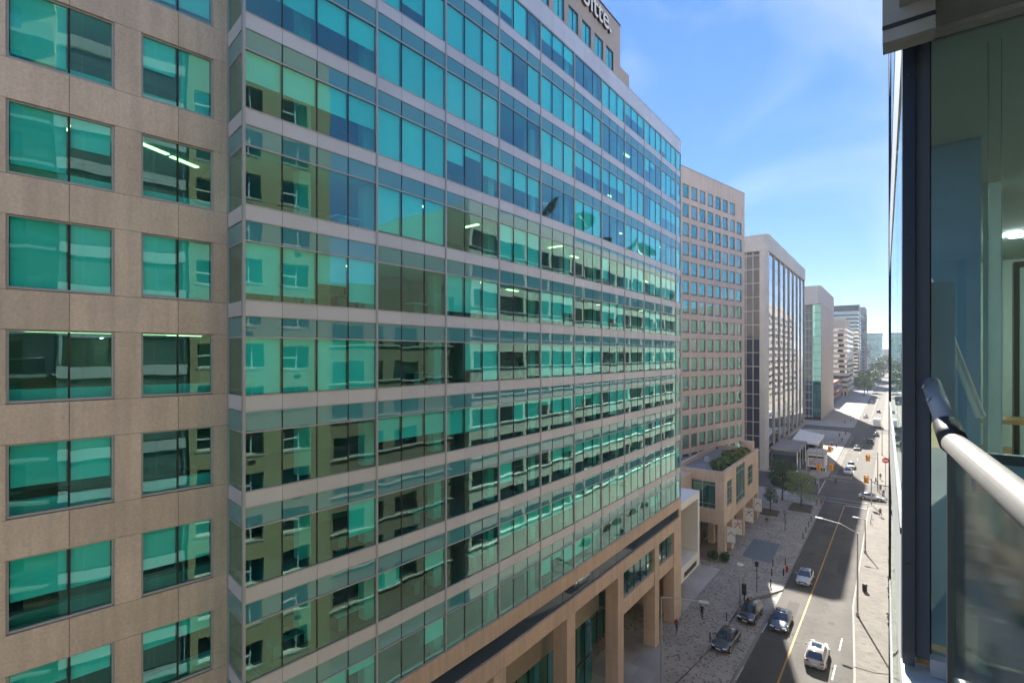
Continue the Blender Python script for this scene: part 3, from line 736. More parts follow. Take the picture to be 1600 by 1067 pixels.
wfo = wf.build('window_frame', ALU, pod)
for x0, x1 in ((wx0 + 0.1, (wx0 + wx1) / 2 - 0.05), ((wx0 + wx1) / 2 + 0.05, wx1 - 0.1)): bb('pane', x0, x1, PY0 + 0.21, PY0 + 0.235, wz0, wz1, GLASS_GR, wfo)
pb('window_backing', wx0, wx1, PY0 + 0.3, PY0 + 0.45, wz0, wz1, GASKET)
# street face: openings at window level and an arcade below
ycols = [(79.7, 80.6), (83.8, 85.0), (91.2, 92.6), (98.6, 99.6), (102.3, 103.4)]
wins = [(80.9, 83.9, PZ - 5.6, PZ - 1.7), (86.4, 92.6, PZ - 6.6, PZ - 0.5), (94.6, 98.4, PZ - 5.4, PZ - 1.9)]
ys = [PY0 + 0.51] + [e for w in wins for e in w[:2]] + [PY1]
for q in range(0, len(ys), 2): pb('granite_pier', PXF - 0.5, PXF, ys[q], ys[q + 1], 5.1, PZ)
for (a0, a1, z0, z1) in wins:
    pb('granite_panel', PXF - 0.5, PXF, a0 + 0.006, a1 - 0.006, 5.1, z0); pb('granite_panel', PXF - 0.5, PXF, a0 + 0.006, a1 - 0.006, z1, PZ)
    nn = max(2, int((a1 - a0) / 1.0)); wf = MB()
    for q in range(nn + 1): y = a0 + 0.03 + (a1 - a0 - 0.06) * q / nn; wf.bb(PXF - 0.22, PXF - 0.1, y - 0.03, y + 0.03, z0, z1)
    for z in (z0 + 0.03, z0 + 1.0, z1 - 1.1, z1 - 0.03): wf.bb(PXF - 0.21, PXF - 0.11, a0, a1, z - 0.03, z + 0.03)
    fo_ = wf.build('window_frame', ALU, pod)
    for q in range(nn):
        y = a0 + 0.03 + (a1 - a0 - 0.06) * q / nn; bb('pane', PXF - 0.18, PXF - 0.155, y + 0.03, y + (a1 - a0 - 0.06) / nn - 0.03, z0, z1, GLASS_GR, fo_)
    pb('window_backing', PXF - 0.45, PXF - 0.3, a0, a1, z0, z1, GASKET)
for (c0, c1) in ycols:
    for q in range(3):
        pb('granite_pier', PXF - 1.1, PXF - 0.01, c0, c1, KH + q * 1.65, KH + q * 1.65 + 1.64)
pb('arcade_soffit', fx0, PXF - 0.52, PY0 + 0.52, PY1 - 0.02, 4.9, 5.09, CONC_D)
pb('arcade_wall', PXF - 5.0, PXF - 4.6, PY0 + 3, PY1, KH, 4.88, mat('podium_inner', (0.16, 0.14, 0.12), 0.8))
for q in range(6): pb('shopfront_pane', PXF - 4.58, PXF - 4.5, PY0 + 4 + q * 3.2, PY0 + 6.9 + q * 3.2, 0.5, 4.0, GLASS_DK)
pb('granite_pier', fx0, fx0 + 1.2, PY0 + 0.6, PY0 + 1.6, KH, 4.89); pb('granite_pier', fx0 + 3.6, fx0 + 4.5, PY0 + 5, PY0 + 6, KH, 4.89)
pb('front_steps', fx0, PXF - 1.3, PY0 - 2.2, PY0 + 6, KH, KH + 0.14, mat('step_granite', (0.22, 0.17, 0.13), 0.8))
pb('inner_wall', fx0 - 0.4, fx0, PY0 - 16, PY1, 0, PZ)
pb('link_wall', fx0, fx0 + 2.6, 66.8, PY0 - 0.02, PZ - 4.5, PZ - 0.6); pb('link_glazing', fx0 + 0.4, fx0 + 1.6, 66.8, PY0 - 0.02, KH, PZ - 4.51, GLASS_DK)
pb('end_wall', fx0, PXF - 0.52, PY1 - 0.5, PY1 - 0.01, 5.1, PZ)
pb('roof', -62, PXF - 0.52, PY0 + 0.52, PY1 - 0.52, PZ - 1.1, PZ - 0.75, ROOFGR)
pb('coping', fx0, PXF + 0.02, PY0 - 0.02, PY0 + 0.36, PZ + 0.004, PZ + 0.08, CONC); pb('coping', PXF - 0.36, PXF + 0.02, PY0 + 0.364, PY1, PZ + 0.004, PZ + 0.08, GRANITE_P)
pb('body', -62, fx0 - 0.41, PY0 + 6, PY1 - 0.1, 0, PZ - 1.11, GRANITE_P)
pb('roof_vent', -26.0, -25.3, 89.0, 89.7, PZ - 0.75, PZ + 0.1, ALU); pb('roof_vent', -24.0, -23.6, 92.6, 93.0, PZ - 0.75, PZ - 0.3, ALU_D)
pb('stair_head', -22.6, PXF - 0.6, PY1 - 2.4, PY1 - 0.6, PZ - 0.74, PZ + 1.5)
# roof shrubs: each a clump of blades
def leaf_cloud(name, m, parent, blobs, n, size, M=None, droop=0.0, up=0.0):
    rnd = random.Random(hash(name) % 1000 + len(blobs) * 17 + int(blobs[0][0] * 10))
    V, Fc = [], []
    for _ in range(n):
        bx, by, bz, br, bzr = rnd.choice(blobs)
        while True:
            u = Vector((rnd.uniform(-1, 1), rnd.uniform(-1, 1), rnd.uniform(-1, 1)))
            if 0.25 < u.length < 1: break
        u *= rnd.uniform(0.75, 1.08)
        c = Vector((bx + u.x * br, by + u.y * br, bz + u.z * bzr))
        a = Vector((rnd.gauss(0, 1), rnd.gauss(0, 1), rnd.gauss(0, 0.7) + up)).normalized(); b = a.orthogonal().normalized()
        b = Matrix.Rotation(rnd.uniform(0, 6.28), 3, a) @ b
        l = size * rnd.uniform(0.6, 1.4); w = l * 0.5
        i = len(V)
        V += [tuple(c - a * l), tuple(c + b * w), tuple(c + a * l), tuple(c - b * w)]; Fc.append((i, i + 1, i + 2, i + 3))
    me = bpy.data.meshes.new('leaves'); me.from_pydata(V, [], Fc)
    return mesh_obj(name, me, m, parent, M)
shrub_spots = [(-22.5, 84.4, 1.35, LEAF_M, 'round green grass clump on the podium roof, nearest the front parapet'),
               (-22.3, 87.3, 1.35, LEAF_M, 'round green grass clump second from the front parapet on the podium roof'),
               (-21.9, 90.0, 1.25, LEAF_M, 'green grass clump third from the front parapet on the podium roof'),
               (-21.8, 92.8, 1.45, LEAF_O, 'olive grass clump in the middle of the podium roof planting'),
               (-22.2, 95.8, 1.5, LEAF_O, 'olive grass clump behind the middle one on the podium roof'),
               (-21.7, 98.4, 1.3, LEAF_O, 'brownish grass clump near the far parapet of the podium roof'),
               (-23.2, 93.6, 1.1, LEAF_O, 'small olive grass clump set back from the podium roof edge')]
for (x, y, r, m, lab) in shrub_spots:
    t = thing('roof_shrub', (x, y, PZ - 0.75), lab, 'shrub', 'shrubs along the podium roof')
    leaf_cloud('foliage', m, t, [(x, y, PZ + 0.0, r, 0.85)], 900, 0.24, up=0.8)
    MB().tube((x, y, PZ - 0.75), (x, y, PZ + 0.1), 0.12, 0.06, 6).build('stem', BARK, t)
# hanging banners
def banner(y, lab, mark, x=PXF):
    t = thing('banner', (x, y, 2.2), lab, 'banner', 'banners on the podium piers')
    bb('cloth', x + 0.14, x + 1.34, y - 0.02, y + 0.02, 2.5, 4.8, WHITE, t)
    MB().tube((x, y, 4.85), (x + 1.42, y, 4.85), 0.035).build('top_rod', STEEL, t); MB().tube((x, y, 2.45), (x + 1.42, y, 2.45), 0.035).build('bottom_rod', STEEL, t)
    cl = {'red': mat('banner_red', (0.55, 0.04, 0.05), 0.7), 'blue': mat('banner_teal', (0.10, 0.22, 0.28), 0.7), 'grey': mat('banner_grey', (0.15, 0.15, 0.16), 0.7)}[mark]
    mk_ = MB(); cx, cz = x + 0.74, 4.1
    for (dx, dz) in ((0.5, -0.6), (-0.5, -0.6)) + (((0.0, 0.6), (-0.55, 0.1), (0.55, 0.35)) if mark != 'blue' else ()):
        p0 = Vector((cx, y - 0.026, cz)); p1 = Vector((cx + dx, y - 0.026, cz + dz)); d = (p1 - p0).normalized(); n = Vector((d.z, 0, -d.x)) * 0.05
        i = len(mk_.v); q = Vector((0, 0.004, 0))
        for p in (p0 - n, p1 - n, p1 + n, p0 + n): mk_.v.append(tuple(p))
        mk_.f.append((i, i + 1, i + 2, i + 3))
    mk_.build('emblem', cl, t)
banner(80.2, 'white banner with thin teal chevron on the front corner pier', 'blue')
banner(84.4, 'white banner with red star mark on the second podium pier', 'red')
banner(92.0, 'white banner with dark star mark on the middle podium pier', 'grey')
banner(99.2, 'white banner with grey chevron on the farthest podium pier', 'blue')
# dark bushes at the pier foot
for x, y, lab in ((-21.6, 78.0, 'dark leafy bush at the foot of the podium corner pier'), (-20.0, 78.2, 'dark pointed bush just outside the podium corner pier')):
    t = thing('bush', (x, y, KH), lab, 'bush'); leaf_cloud('foliage', LEAF_D, t, [(x, y, 0.8, 0.75, 0.75), (x + 0.4, y - 0.2, 1.0, 0.5, 0.8)], 700, 0.14)
    MB().tube((x, y, KH), (x, y, 0.9), 0.06, 0.03, 6).build('stem', BARK, t)

# ---------------------------------------------------------------- grid tower behind the podium
A = ray(1060) * 0.1142; B_ = ray(1163.5) * 0.1352
A = Vector((A.x, A.y)); gd = (B_ - A); GL = gd.length; gd.normalize(); ga = math.atan2(gd.y, gd.x); gn = Vector((gd.y, -gd.x))
grid = thing('grid_tower', ((A.x + B_.x) / 2 - 8, (A.y + B_.y) / 2, 0), 'tall granite tower with a grid of small square windows behind the podium', 'building')
GH = CAMZ + (YH - 303) * 0.1352
def gb2(name, u0, u1, z0, z1, ins, th, m, parent=grid):
    c = A + gd * (u0 + u1) / 2 - gn * (ins + th / 2); return box(name, (c.x, c.y, (z0 + z1) / 2), (u1 - u0, th, z1 - z0), m, parent, ga)
sp, ww, wh, rsp = 2.93, 2.22, 2.5, 3.5
ztop = GH - 3.0
NC = 9
u_first = GL - 0.45 - NC * sp + (sp - ww)
NR = 15
for r in range(NR):
    zt = ztop - r * rsp; zb = zt - wh
    us = []
    for c in range(NC):
        u0 = GL - 1.35 - (NC - 1 - c) * sp - ww
        us.append((u0, u0 + ww))
    prev = -2.0
    for (u0, u1) in us:
        gb2('granite_pier', prev, u0, zb, zt, 0, 0.4, GRANITE_T); prev = u1
    gb2('granite_pier', prev, GL, zb, zt, 0, 0.4, GRANITE_T)
    z_hi = GH if r == 0 else zt + rsp - wh
    gb2('granite_band', -2.0, GL, zt + 0.003, z_hi - 0.003, 0, 0.4, GRANITE_T)
    for ci, (u0, u1) in enumerate(us):
        if r == 0 and ci == NC - 1:
            gb2('blank_panel', u0, u1, zb, zt, 0.05, 0.1, GRANITE_T); continue
        fr = gb2('window_frame', u0, u1, zb, zb + 0.26, 0.04, 0.2, mat('window_apron', (0.13, 0.12, 0.115), 0.6))
        gb2('pane', u0 + 0.09, u1 - 0.09, zb + 0.27, zt - 0.07, 0.16, 0.03, GLASS_GP if random.Random(r * 53 + ci * 7).random() < 0.22 else GLASS_GR, fr)
    gb2('window_backing', -2.0, GL - 0.4, zb, zt, 0.22, 0.1, GASKET)
zlow = ztop - (NR - 1) * rsp - wh
gb2('granite_band', -2.0, GL, 0, zlow - 0.003, 0, 0.4, GRANITE_T)
gb2('body', -2.0, GL - 0.05, 0, GH - 0.3, 0.41, 24, GRANITE_T)
gb2('coping', -2.0, GL + 0.05, GH + 0.002, GH + 0.12, -0.05, 0.5, CONC_D)

# ---------------------------------------------------------------- glass tower with concrete pier and fascia
BX, BY0, BY1, BH = -26.5, 146.5, 217.0, 63.0
t3 = thing('glass_tower', (-40, 180, 0), 'mirror glass tower with pale concrete corner pier and thick top fascia past the crossing', 'building')
def b3(n, x0, x1, y0, y1, z0, z1, m, parent=t3): return bb(n, x0, x1, y0, y1, z0, z1, m, parent)
MB().prism([(BX - 1.9, BY0), (BX - 0.6, BY0), (BX, BY0 + 0.9), (BX, BY0 + 2.4), (BX - 1.9, BY0 + 2.4)], 0, BH - 4.4).build('corner_pier', CONC, t3)
MB().prism([(BX - 34, BY0 - 0.25), (BX - 0.7, BY0 - 0.25), (BX + 0.25, BY0 + 0.8), (BX + 0.25, BY1), (BX - 34, BY1)], BH - 4.39, BH).build('top_fascia', CONC, t3)
bay = (BY1 - BY0 - 2.4) / 8; fl = 3.75; nf = 14; zg = 6.4
for q in range(8):
    y0 = BY0 + 2.4 + q * bay
    b3('pilaster', BX - 0.5, BX + 0.02, y0 + bay - 0.55, y0 + bay, 5.5, BH - 4.4, CONC)
    for r in range(nf):
        z0 = zg + r * fl
        b3('pane', BX - 0.34, BX - 0.30, y0 + 0.05, y0 + bay - 0.6, z0 + 0.05, min(z0 + fl - 0.05, BH - 4.45), GLASS_MI)
b3('glazing_backing', BX - 0.6, BX - 0.45, BY0 + 2.4, BY1, 5.5, BH - 4.4, GASKET)
# grid side towards the camera
gx = [BX - 1.9 - q * 1.75 for q in range(5)]
for q in range(4):
    for r in range(nf + 1):
        z0 = 5.2 + r * fl
        b3('grid_pane', gx[q + 1] + 0.12, gx[q] - 0.12, BY0 + 0.9, BY0 + 0.94, z0 + 0.14, z0 + fl - 0.14, GLASS_NV if q < 3 else GLASS_GR)
gm = MB()
for q in range(5): gm.bb(gx[q] - 0.10, gx[q] + 0.10, BY0 + 0.8, BY0 + 0.98, 5, BH - 4.4)
for r in range(nf + 2): gm.bb(gx[4], gx[0], BY0 + 0.82, BY0 + 0.97, 5.2 + r * fl - 0.1, 5.2 + r * fl + 0.1)
gm.build('grid_frame', CONC, t3)
b3('grid_backing', gx[4], gx[0], BY0 + 1.0, BY0 + 1.2, 0, BH - 4.4, GASKET)
b3('body', BX - 34, gx[4] - 0.1, BY0 + 1.2, BY1, 0, BH - 4.4, CONC); b3('body', gx[4], BX - 0.61, BY0 + 2.45, BY1 - 0.1, 0, BH - 4.4, CONC_D)
b3('base_course', BX - 0.7, BX + 0.1, BY0 + 2.4, BY1, 4.4, 5.49, CONC_D)
for q in range(16): b3('shopfront_pane', BX - 0.5, BX - 0.4, BY0 + 2.8 + q * 4.3, BY0 + 6.7 + q * 4.3, 0.5, 4.3, GLASS_DK)
b3('cream_return', gx[4] - 0.2, gx[4] + 0.9, BY0 - 4.5, BY0 - 0.4, 5.0, CAMZ + (YH - 420) * 0.172, mat('cream_stone', (0.62, 0.53, 0.40), 0.8))
# station canopy against its foot
ca = thing('station_canopy', (-22, 158, 0), 'grey flat canopy on posts at the foot of the mirror glass tower', 'canopy')
bb('roof_slab', -26.2, -19.6, 149.5, 166, 5.3, 5.9, CONC_D, ca); bb('glazed_wall', -25.9, -20.2, 150.3, 150.4, 0.3, 5.2, GLASS_DK, ca)
for y in (150.2, 155.2, 160.2, 165.4): MB().tube((-20.0, y, KH), (-20.0, y, 5.3), 0.14).build('post', WHITE, ca)
ca2 = thing('station_entrance', (-19.5, 176, 0), 'white angular station entrance roof behind the grey canopy', 'entrance')
v = [(-23.6, 168, 5.6), (-17.2, 168, 4.6), (-17.0, 183, 5.4), (-23.6, 183, 6.6)]
m_ = MB(); m_.v = v + [(a, b, c + 0.45) for a, b, c in v]; m_.f = [tuple(f) for f in CUBE_F]
m_.build('roof', WHITE, ca2); bb('glazed_wall', -23.4, -17.0, 169, 169.1, 0.3, 4.6, GLASS_DK, ca2); bb('rear_wall', -23.4, -17.2, 181.6, 182, 0.3, 5.3, CONC, ca2)
for x, y, z in ((-17.6, 169.4, 4.7), (-17.4, 181.0, 5.3), (-23.2, 169.4, 5.6)): MB().tube((x, y, KH), (x, y, z), 0.13).build('post', STEEL, ca2)
hu = thing('kiosk', (-16.2, 157, 0), 'white box kiosk with flat grey roof and dark strip by the crossing', 'kiosk')
bb('wall', -18.2, -14.2, 154.6, 160.4, 1.0, 4.6, WHITE, hu); bb('roof', -18.5, -13.9, 154.2, 160.8, 4.61, 4.95, CONC, hu); bb('window_strip', -18.0, -14.4, 154.52, 154.59, 3.4, 3.9, BLACK, hu)
bb('poster', -17.9, -14.5, 154.54, 154.595, 1.3, 3.2, mat('poster_print', (0.45, 0.40, 0.42), 0.6, noise=(1.3, 0.5)), hu); bb('base', -18.0, -14.4, 154.8, 160.2, KH, 0.99, BLACK, hu)
for x in (-18.4, -14.0): MB().tube((x, 154.3, KH), (x, 154.3, 4.6), 0.08).build('post', WHITE, hu)

# ---------------------------------------------------------------- farther buildings along the street
t4 = thing('concrete_tower', (-40, 300, 0), 'concrete tower with rounded top fascia, dark lattice corner and blank side wall', 'building')
X4, Y40, Y41, H4 = -26.5, 271, 335, 63.0
MB().prism([(-60, Y40), (X4 - 1.2, Y40), (X4, Y40 + 1.6), (X4, Y41), (-60, Y41)], H4 - 8.5, H4).build('top_fascia', mat('warm_concrete', (0.46, 0.43, 0.41), 0.85, noise=(0.8, 0.06)), t4)
WCON = MATS['warm_concrete']
bb('side_wall', -40, X4 - 0.15, Y40 + 3.0, Y41, 0, H4 - 8.51, WCON, t4)
for q in range(14): bb('corner_pane', X4 - 3.6, X4 - 0.3, Y40 + 2.6, Y40 + 2.7, 2 + q * 3.75, 2 + q * 3.75 + 3.6, GLASS_GR, t4)
gm = MB()
for q in range(4):
    for r in range(14): bb('lattice_pane', X4 - 9.0 + q * 1.35, X4 - 7.8 + q * 1.35, Y40 + 2.2, Y40 + 2.3, 2.1 + r * 3.75, 5.3 + r * 3.75, GLASS_NV, t4)
for q in range(5): gm.bb(X4 - 9.15 + q * 1.35, X4 - 9.0 + q * 1.35, Y40 + 2.0, Y40 + 2.4, 1, H4 - 8.51)
for r in range(15): gm.bb(X4 - 9.15, X4 - 3.62, Y40 + 2.05, Y40 + 2.38, 1.8 + r * 3.75, 2.05 + r * 3.75)
gm.build('lattice_frame', CONC, t4)
bb('body', -60, X4 - 9.2, Y40 + 2.5, Y41, 0, H4 - 8.51, WCON, t4); bb('body', X4 - 9.1, X4 - 0.3, Y40 + 2.75, Y40 + 2.95, 0, H4 - 8.51, GASKET, t4)
t5 = thing('banded_building', (-38, 480, 0), 'beige office block with dark horizontal window bands', 'building')
X5, Y50, Y51, H5 = -26.5, 445, 516, 50.3
BEIGE = mat('beige_concrete', (0.56, 0.46, 0.35), 0.85)
for r in range(12):
    z = 3.5 + r * 3.9
    bb('band', -62, X5, Y50, Y51, z, z + 2.1, BEIGE, t5); bb('window_strip', -61.5, X5 - 0.5, Y50 + 0.5, Y51 - 0.5, z + 2.11, z + 3.89, GLASS_DK, t5)
bb('roof', -62, X5, Y50, Y51, 3.5 + 12 * 3.9, H5 + 1.2, BEIGE, t5); bb('plant_room', -44, X5 - 2.2, Y50 + 6, Y51 - 10, H5 + 1.21, H5 + 8, BEIGE, t5)
for q in range(6): bb('ground_pier', X5 - 1, X5 - 0.1, Y50 + 0.5 + q * 13, Y50 + 2 + q * 13, KH, 3.49, BEIGE, t5)
for q in range(4): bb('ground_pier', -34 + q * 2.2, -33.2 + q * 2.2, Y50 + 0.2, Y50 + 1.2, KH, 3.49, BEIGE, t5)
bb('ground_floor_pane', -60, X5 - 1.2, Y50 + 1.5, Y51 - 1, KH, 3.48, GLASS_DK, t5)
def simple_tower(name, lab, x0, x1, y0, y1, h, m, gm_, fl=3.8, frac=0.6, cap=4.0, fins=0):
    t = thing(name, ((x0 + x1) / 2, (y0 + y1) / 2, 0), lab, 'building')
    bb('core', x0 + 0.6, x1 - 0.6, y0 + 0.6, y1 - 0.6, 0, h - cap, gm_, t)
    z = 4.0
    while z < h - cap - 1:
        bb('floor_band', x0, x1, y0, y1, z, z + fl * (1 - frac), m, t); z += fl
    bb('top_fascia', x0, x1, y0, y1, h - cap, h, m, t)
    for q in range(fins):
        x = x0 + (x1 - x0) * (q + 0.5) / fins; bb('fin', x - 0.3, x + 0.3, y0 - 0.3, y0 - 0.01, 4, h - cap, m, t)
        y = y0 + (y1 - y0) * (q + 0.5) / fins; bb('fin', x1 + 0.01, x1 + 0.3, y - 0.3, y + 0.3, 4, h - cap, m, t)
    return t
DKB = mat('dark_bronze', (0.03, 0.045, 0.055), 0.5)
t6 = simple_tower('dark_tower', 'dark blue glass tower rising behind the beige banded block', -70, -27.2, 610, 662, 81, DKB, GLASS_DK, 3.9, 0.7, 6)
bb('corner_pier', -27.1, -26.2, 608, 612, 0, 81, CONC, t6)
MB().tube((-45, 630, 81), (-45, 630, 87), 0.25, 0.1).build('mast', STEEL, t6)
simple_tower('ribbed_tower', 'grey ribbed tower just beyond the dark glass tower', -66, -27, 745, 800, 89, CONC_D, GLASS_DK, 3.9, 0.45, 9, 6)
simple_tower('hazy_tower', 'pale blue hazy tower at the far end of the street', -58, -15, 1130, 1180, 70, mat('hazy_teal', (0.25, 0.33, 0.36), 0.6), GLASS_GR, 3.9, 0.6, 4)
simple_tower('distant_block', 'small grey block in front of the hazy far tower', -46, -25.5, 900, 960, 46, CONC_D, GLASS_DK, 3.9, 0.5, 3)
simple_tower('distant_slab', 'faint slab building at the very end of the street', -20, 40, 1500, 1540, 44, mat('faint_stone', (0.36, 0.36, 0.36), 0.8), GLASS_DK, 3.9, 0.5, 3)
simple_tower('brick_lowrise', 'low brick row between the concrete tower and the beige block', -60, -28.5, 350, 430, 14, mat('brick', (0.28, 0.13, 0.09), 0.9), GLASS_DK, 3.6, 0.5, 2)

# ---------------------------------------------------------------- buildings across the street, seen mirrored in the curtain wall
OLIVE = mat('opposite_stone', (0.46, 0.385, 0.22), 0.85, noise=(0.5, 0.06))
def opp_block(name, lab, x, y0, y1, h, m, wsp, ww_, fsp, wh_, zb=5.0, depth=25, tops=None, sill=True, detail=False):
    t = thing(name, (x + depth / 2, (y0 + y1) / 2, 0), lab, 'building')
    bb('rear_body', x + 0.6, x + depth, y0, y1, 0, h - 0.2, m, t)
    nfl = int((h - zb - 1.0) / fsp); ncol = int((y1 - y0 - 0.6) / wsp)
    bb('wall_band', x, x + 0.5, y0, y1, 0, zb, m, t)
    for r in range(nfl):
        z = zb + r * fsp; prev = y0
        for c in range(ncol):
            a0 = y0 + 0.5 + c * wsp
            bb('wall_pier', x, x + 0.5, prev, a0, z, z + wh_, m, t); prev = a0 + ww_
            o = bb('window_pane', x + 0.3, x + 0.34, a0, a0 + ww_, z, z + wh_, GLASS_DK, t)
            if detail:
                fm = MB().bb(x + 0.22, x + 0.29, a0 + ww_ * 0.58, a0 + ww_ * 0.58 + 0.09, z, z + wh_).bb(x + 0.2, x + 0.29, a0, a0 + ww_, z, z + 0.1).bb(x + 0.2, x + 0.29, a0, a0 + ww_, z + wh_ - 0.08, z + wh_)
                if (r * 3 + c) % 2: fm.bb(x + 0.21, x + 0.29, a0, a0 + ww_ * 0.58, z + wh_ * 0.45, z + wh_ * 0.52)
                fm.build('window_bars', FURN_W, o)
                bb('window_ledge', x - 0.03, x - 0.003, a0 - 0.1, a0 + ww_ + 0.1, z - 0.16, z - 0.02, CONC, t)
                if (r + c) % 3 == 0: bb('vent_box', x - 0.03, x - 0.002, a0 + ww_ * 0.5, a0 + ww_ * 0.5 + 0.5, z - 0.75, z - 0.45, ALU_D, t)
        bb('wall_pier', x, x + 0.5, prev, y1, z, z + wh_, m, t)
        ze = z + fsp if r < nfl - 1 else h
        bb('wall_band', x, x + 0.5, y0, y1, z + wh_ + 0.002, ze - 0.002, m, t)
        if sill: bb('sill', x - 0.12, x - 0.002, y0, y1, z - 0.16, z - 0.02, CONC, t)
    return t
opp_block('corner_tower', 'olive stone apartment tower beside the balcony, mirrored in the teal glass', -0.015, 10.6, 22.8, 57.5, OLIVE, 3.75, 2.25, 3.4, 1.9, 6.0, sill=False, detail=True)
opp_block('rear_tower', 'olive stone apartment block behind the camera, mirrored in the teal glass', 0.55, -44, -4.0, 57.5, OLIVE, 5.0, 2.6, 3.4, 1.9, 6.0, sill=False, detail=True)
opp_block('low_block', 'low stone block across the street, mirrored in the teal glass', 4.0, 24.5, 43, 38, mat('opp_brown', (0.26, 0.20, 0.14), 0.85), 4.6, 3.2, 3.7, 2.0, 6.0)
wb = opp_block('white_banded_block', 'long white office block with window bands across the street, mirrored in the glass', 3.2, 45, 124, 50.5, mat('opp_white', (0.72, 0.66, 0.54), 0.8), 6.5, 5.9, 3.8, 2.1, 6.5)
opp_block('far_opposite_block', 'stone office block across the street past the crossing, mirrored in glass', 3.0, 148, 236, 46, mat('opp_grey', (0.62, 0.57, 0.50), 0.85), 5.0, 3.6, 3.8, 2.0, 6.0)
opp_block('far_opposite_tower', 'tall block farther along the opposite pavement, mirrored in glass', 3.0, 258, 420, 60, mat('opp_tan', (0.60, 0.52, 0.42), 0.85), 9.0, 7.0, 3.9, 2.0, 6.0)
def dish(x, y, z, r, az, lab):
    t = thing('satellite_dish', (x, y, z), lab, 'satellite dish', 'dishes on the roof across the street')
    mb = MB(); n, rg = 18, 6; c = Vector((x, y, z + r + 1.3)); ax = Vector((math.sin(az) * 0.8, math.cos(az) * 0.8, 0.6)).normalized(); a = ax.orthogonal().normalized(); b = ax.cross(a)
    mb.v.append(tuple(c))
    for i in range(1, rg + 1):
        rr = r * i / rg
        for k in range(n):
            th = 2 * math.pi * k / n; mb.v.append(tuple(c + (a * math.cos(th) + b * math.sin(th)) * rr + ax * (0.35 * rr * rr / r)))
    for k in range(n): mb.f.append((0, 1 + k, 1 + (k + 1) % n))
    for i in range(rg - 1):
        for k in range(n): mb.f.append((1 + i * n + k, 1 + (i + 1) * n + k, 1 + (i + 1) * n + (k + 1) % n, 1 + i * n + (k + 1) % n))
    mb.build('reflector', mat('dish_grey', (0.07, 0.085, 0.08), 0.6), t, smooth=True)
    MB().tube((x, y, z), tuple(c), 0.16).build('mast', STEEL, t)
    MB().tube(tuple(c + ax * r * 0.9), tuple(c + ax * r * 0.35 + a * r), 0.05, n=5).tube(tuple(c + ax * r * 0.9), tuple(c + ax * r * 0.35 - a * r), 0.05, n=5).build('feed_arm', STEEL, t)
for (y, r, az, lab) in ((68.0, 2.4, 2.6, 'satellite dish on the white opposite roof, first from the camera'), (79.5, 2.6, 3.5, 'satellite dish on the white opposite roof, second from the camera'), (90, 1.2, 3.0, 'small satellite dish on the white opposite roof'), (103, 2.3, 2.3, 'satellite dish on the white opposite roof, third large one'), (108.5, 2.4, 4.2, 'satellite dish on the white opposite roof, farthest one')):
    dish(5.0, y, 50.4, r, az, lab)

# ---------------------------------------------------------------- the balcony beside the camera
FZ = CAMZ - 1.36
apt = thing('balcony_tower', (2, 4, 0), 'pale panelled apartment facade with recessed balcony at the frame edge', 'building')
GRN = mat('room_wall', (0.50, 0.64, 0.60), 0.9, noise=(0.8, 0.04))
DKF = mat('dark_window_frame', (0.022, 0.034, 0.058), 0.35, 0.2)
PALE = mat('pale_facade_panel', (0.62, 0.64, 0.62), 0.35, noise=(2, 0.04))
SOF = mat('soffit_grey', (0.30, 0.31, 0.29), 0.8, noise=(3.0, 0.12, 14, 0.08))
fd = Vector((-0.075, 7.65)).normalized(); fa = math.atan2(fd.y, fd.x); f0 = Vector((0.030, 2.86)); fn = Vector((fd.y, -fd.x))
def fbx(name, u0, u1, z0, z1, ins, th, m, parent=apt):
    c = f0 + fd * (u0 + u1) / 2 + fn * (ins + th / 2)
    return box(name, (c.x, c.y, (z0 + z1) / 2), (u1 - u0, th, z1 - z0), m, parent, fa)
LV = 2.95
for q in range(-10, 9):                       # street facade beyond the balcony: panels and panes, storey by storey
    zf = FZ + q * LV
    if zf < 3: continue
    for u0, u1 in ((0.0, 1.3), (1.33, 3.5), (3.53, 5.6), (5.63, 7.6)):
        fbx('facade_panel', u0, u1, zf - 0.25, zf + 0.55, 0.0, 0.03, PALE)
        fbx('pane', u0 + 0.02, u1 - 0.02, zf + 0.58, zf + LV - 0.28, 0.006, 0.02, GLASS_BAL)
    fbx('facade_joint', 0.0, 7.6, zf + 0.551, zf + 0.579, -0.004, 0.03, ALU_D)
    if q: fbx('inner_blind', 0.0, 7.6, zf + 0.6, zf + LV - 0.3, 0.12, 0.02, BLIND)
fbx('inner_blind', 4.3, 7.6, FZ + 0.6, FZ + LV - 0.3, 0.12, 0.02, BLIND)
fbx('edge_trim', 7.58, 7.64, 3, 57, -0.012, 0.06, BLACK)
bb('ground_wall', 0.05, 3.0, -4, 10.5, 0, 3.0, OLIVE, apt)
for q in range(-9, 10):                       # balcony slabs and the recessed wall of every storey
    zf = FZ + q * LV
    if zf < 3: continue
    bb('balcony_slab', 0.16 if q < 1 else 0.02, 1.9, -4.0, 2.70, zf - 0.22, zf, SOF, apt)
    bb('recessed_wall', 1.91, 2.2, -4.0, 2.7, zf, zf + LV - 0.225, OLIVE if q else PALE, apt)
    bb('balcony_door', 1.88, 1.905, -2.5, 1.0, zf + 0.1, zf + 2.3, GLASS_DK, apt)
    if q: bb('balustrade_pane', 0.20, 0.215, -3.9, 2.6, zf + 0.1, zf + 1.0, GLASS_BAL, apt)
bb('side_wall', 2.25, 9.0, -4.0, 10.5, 3.01, FZ - 0.4, OLIVE, apt); bb('side_wall', 2.25, 9.0, -4.0, 10.5, FZ + 2.9, 57, OLIVE, apt)
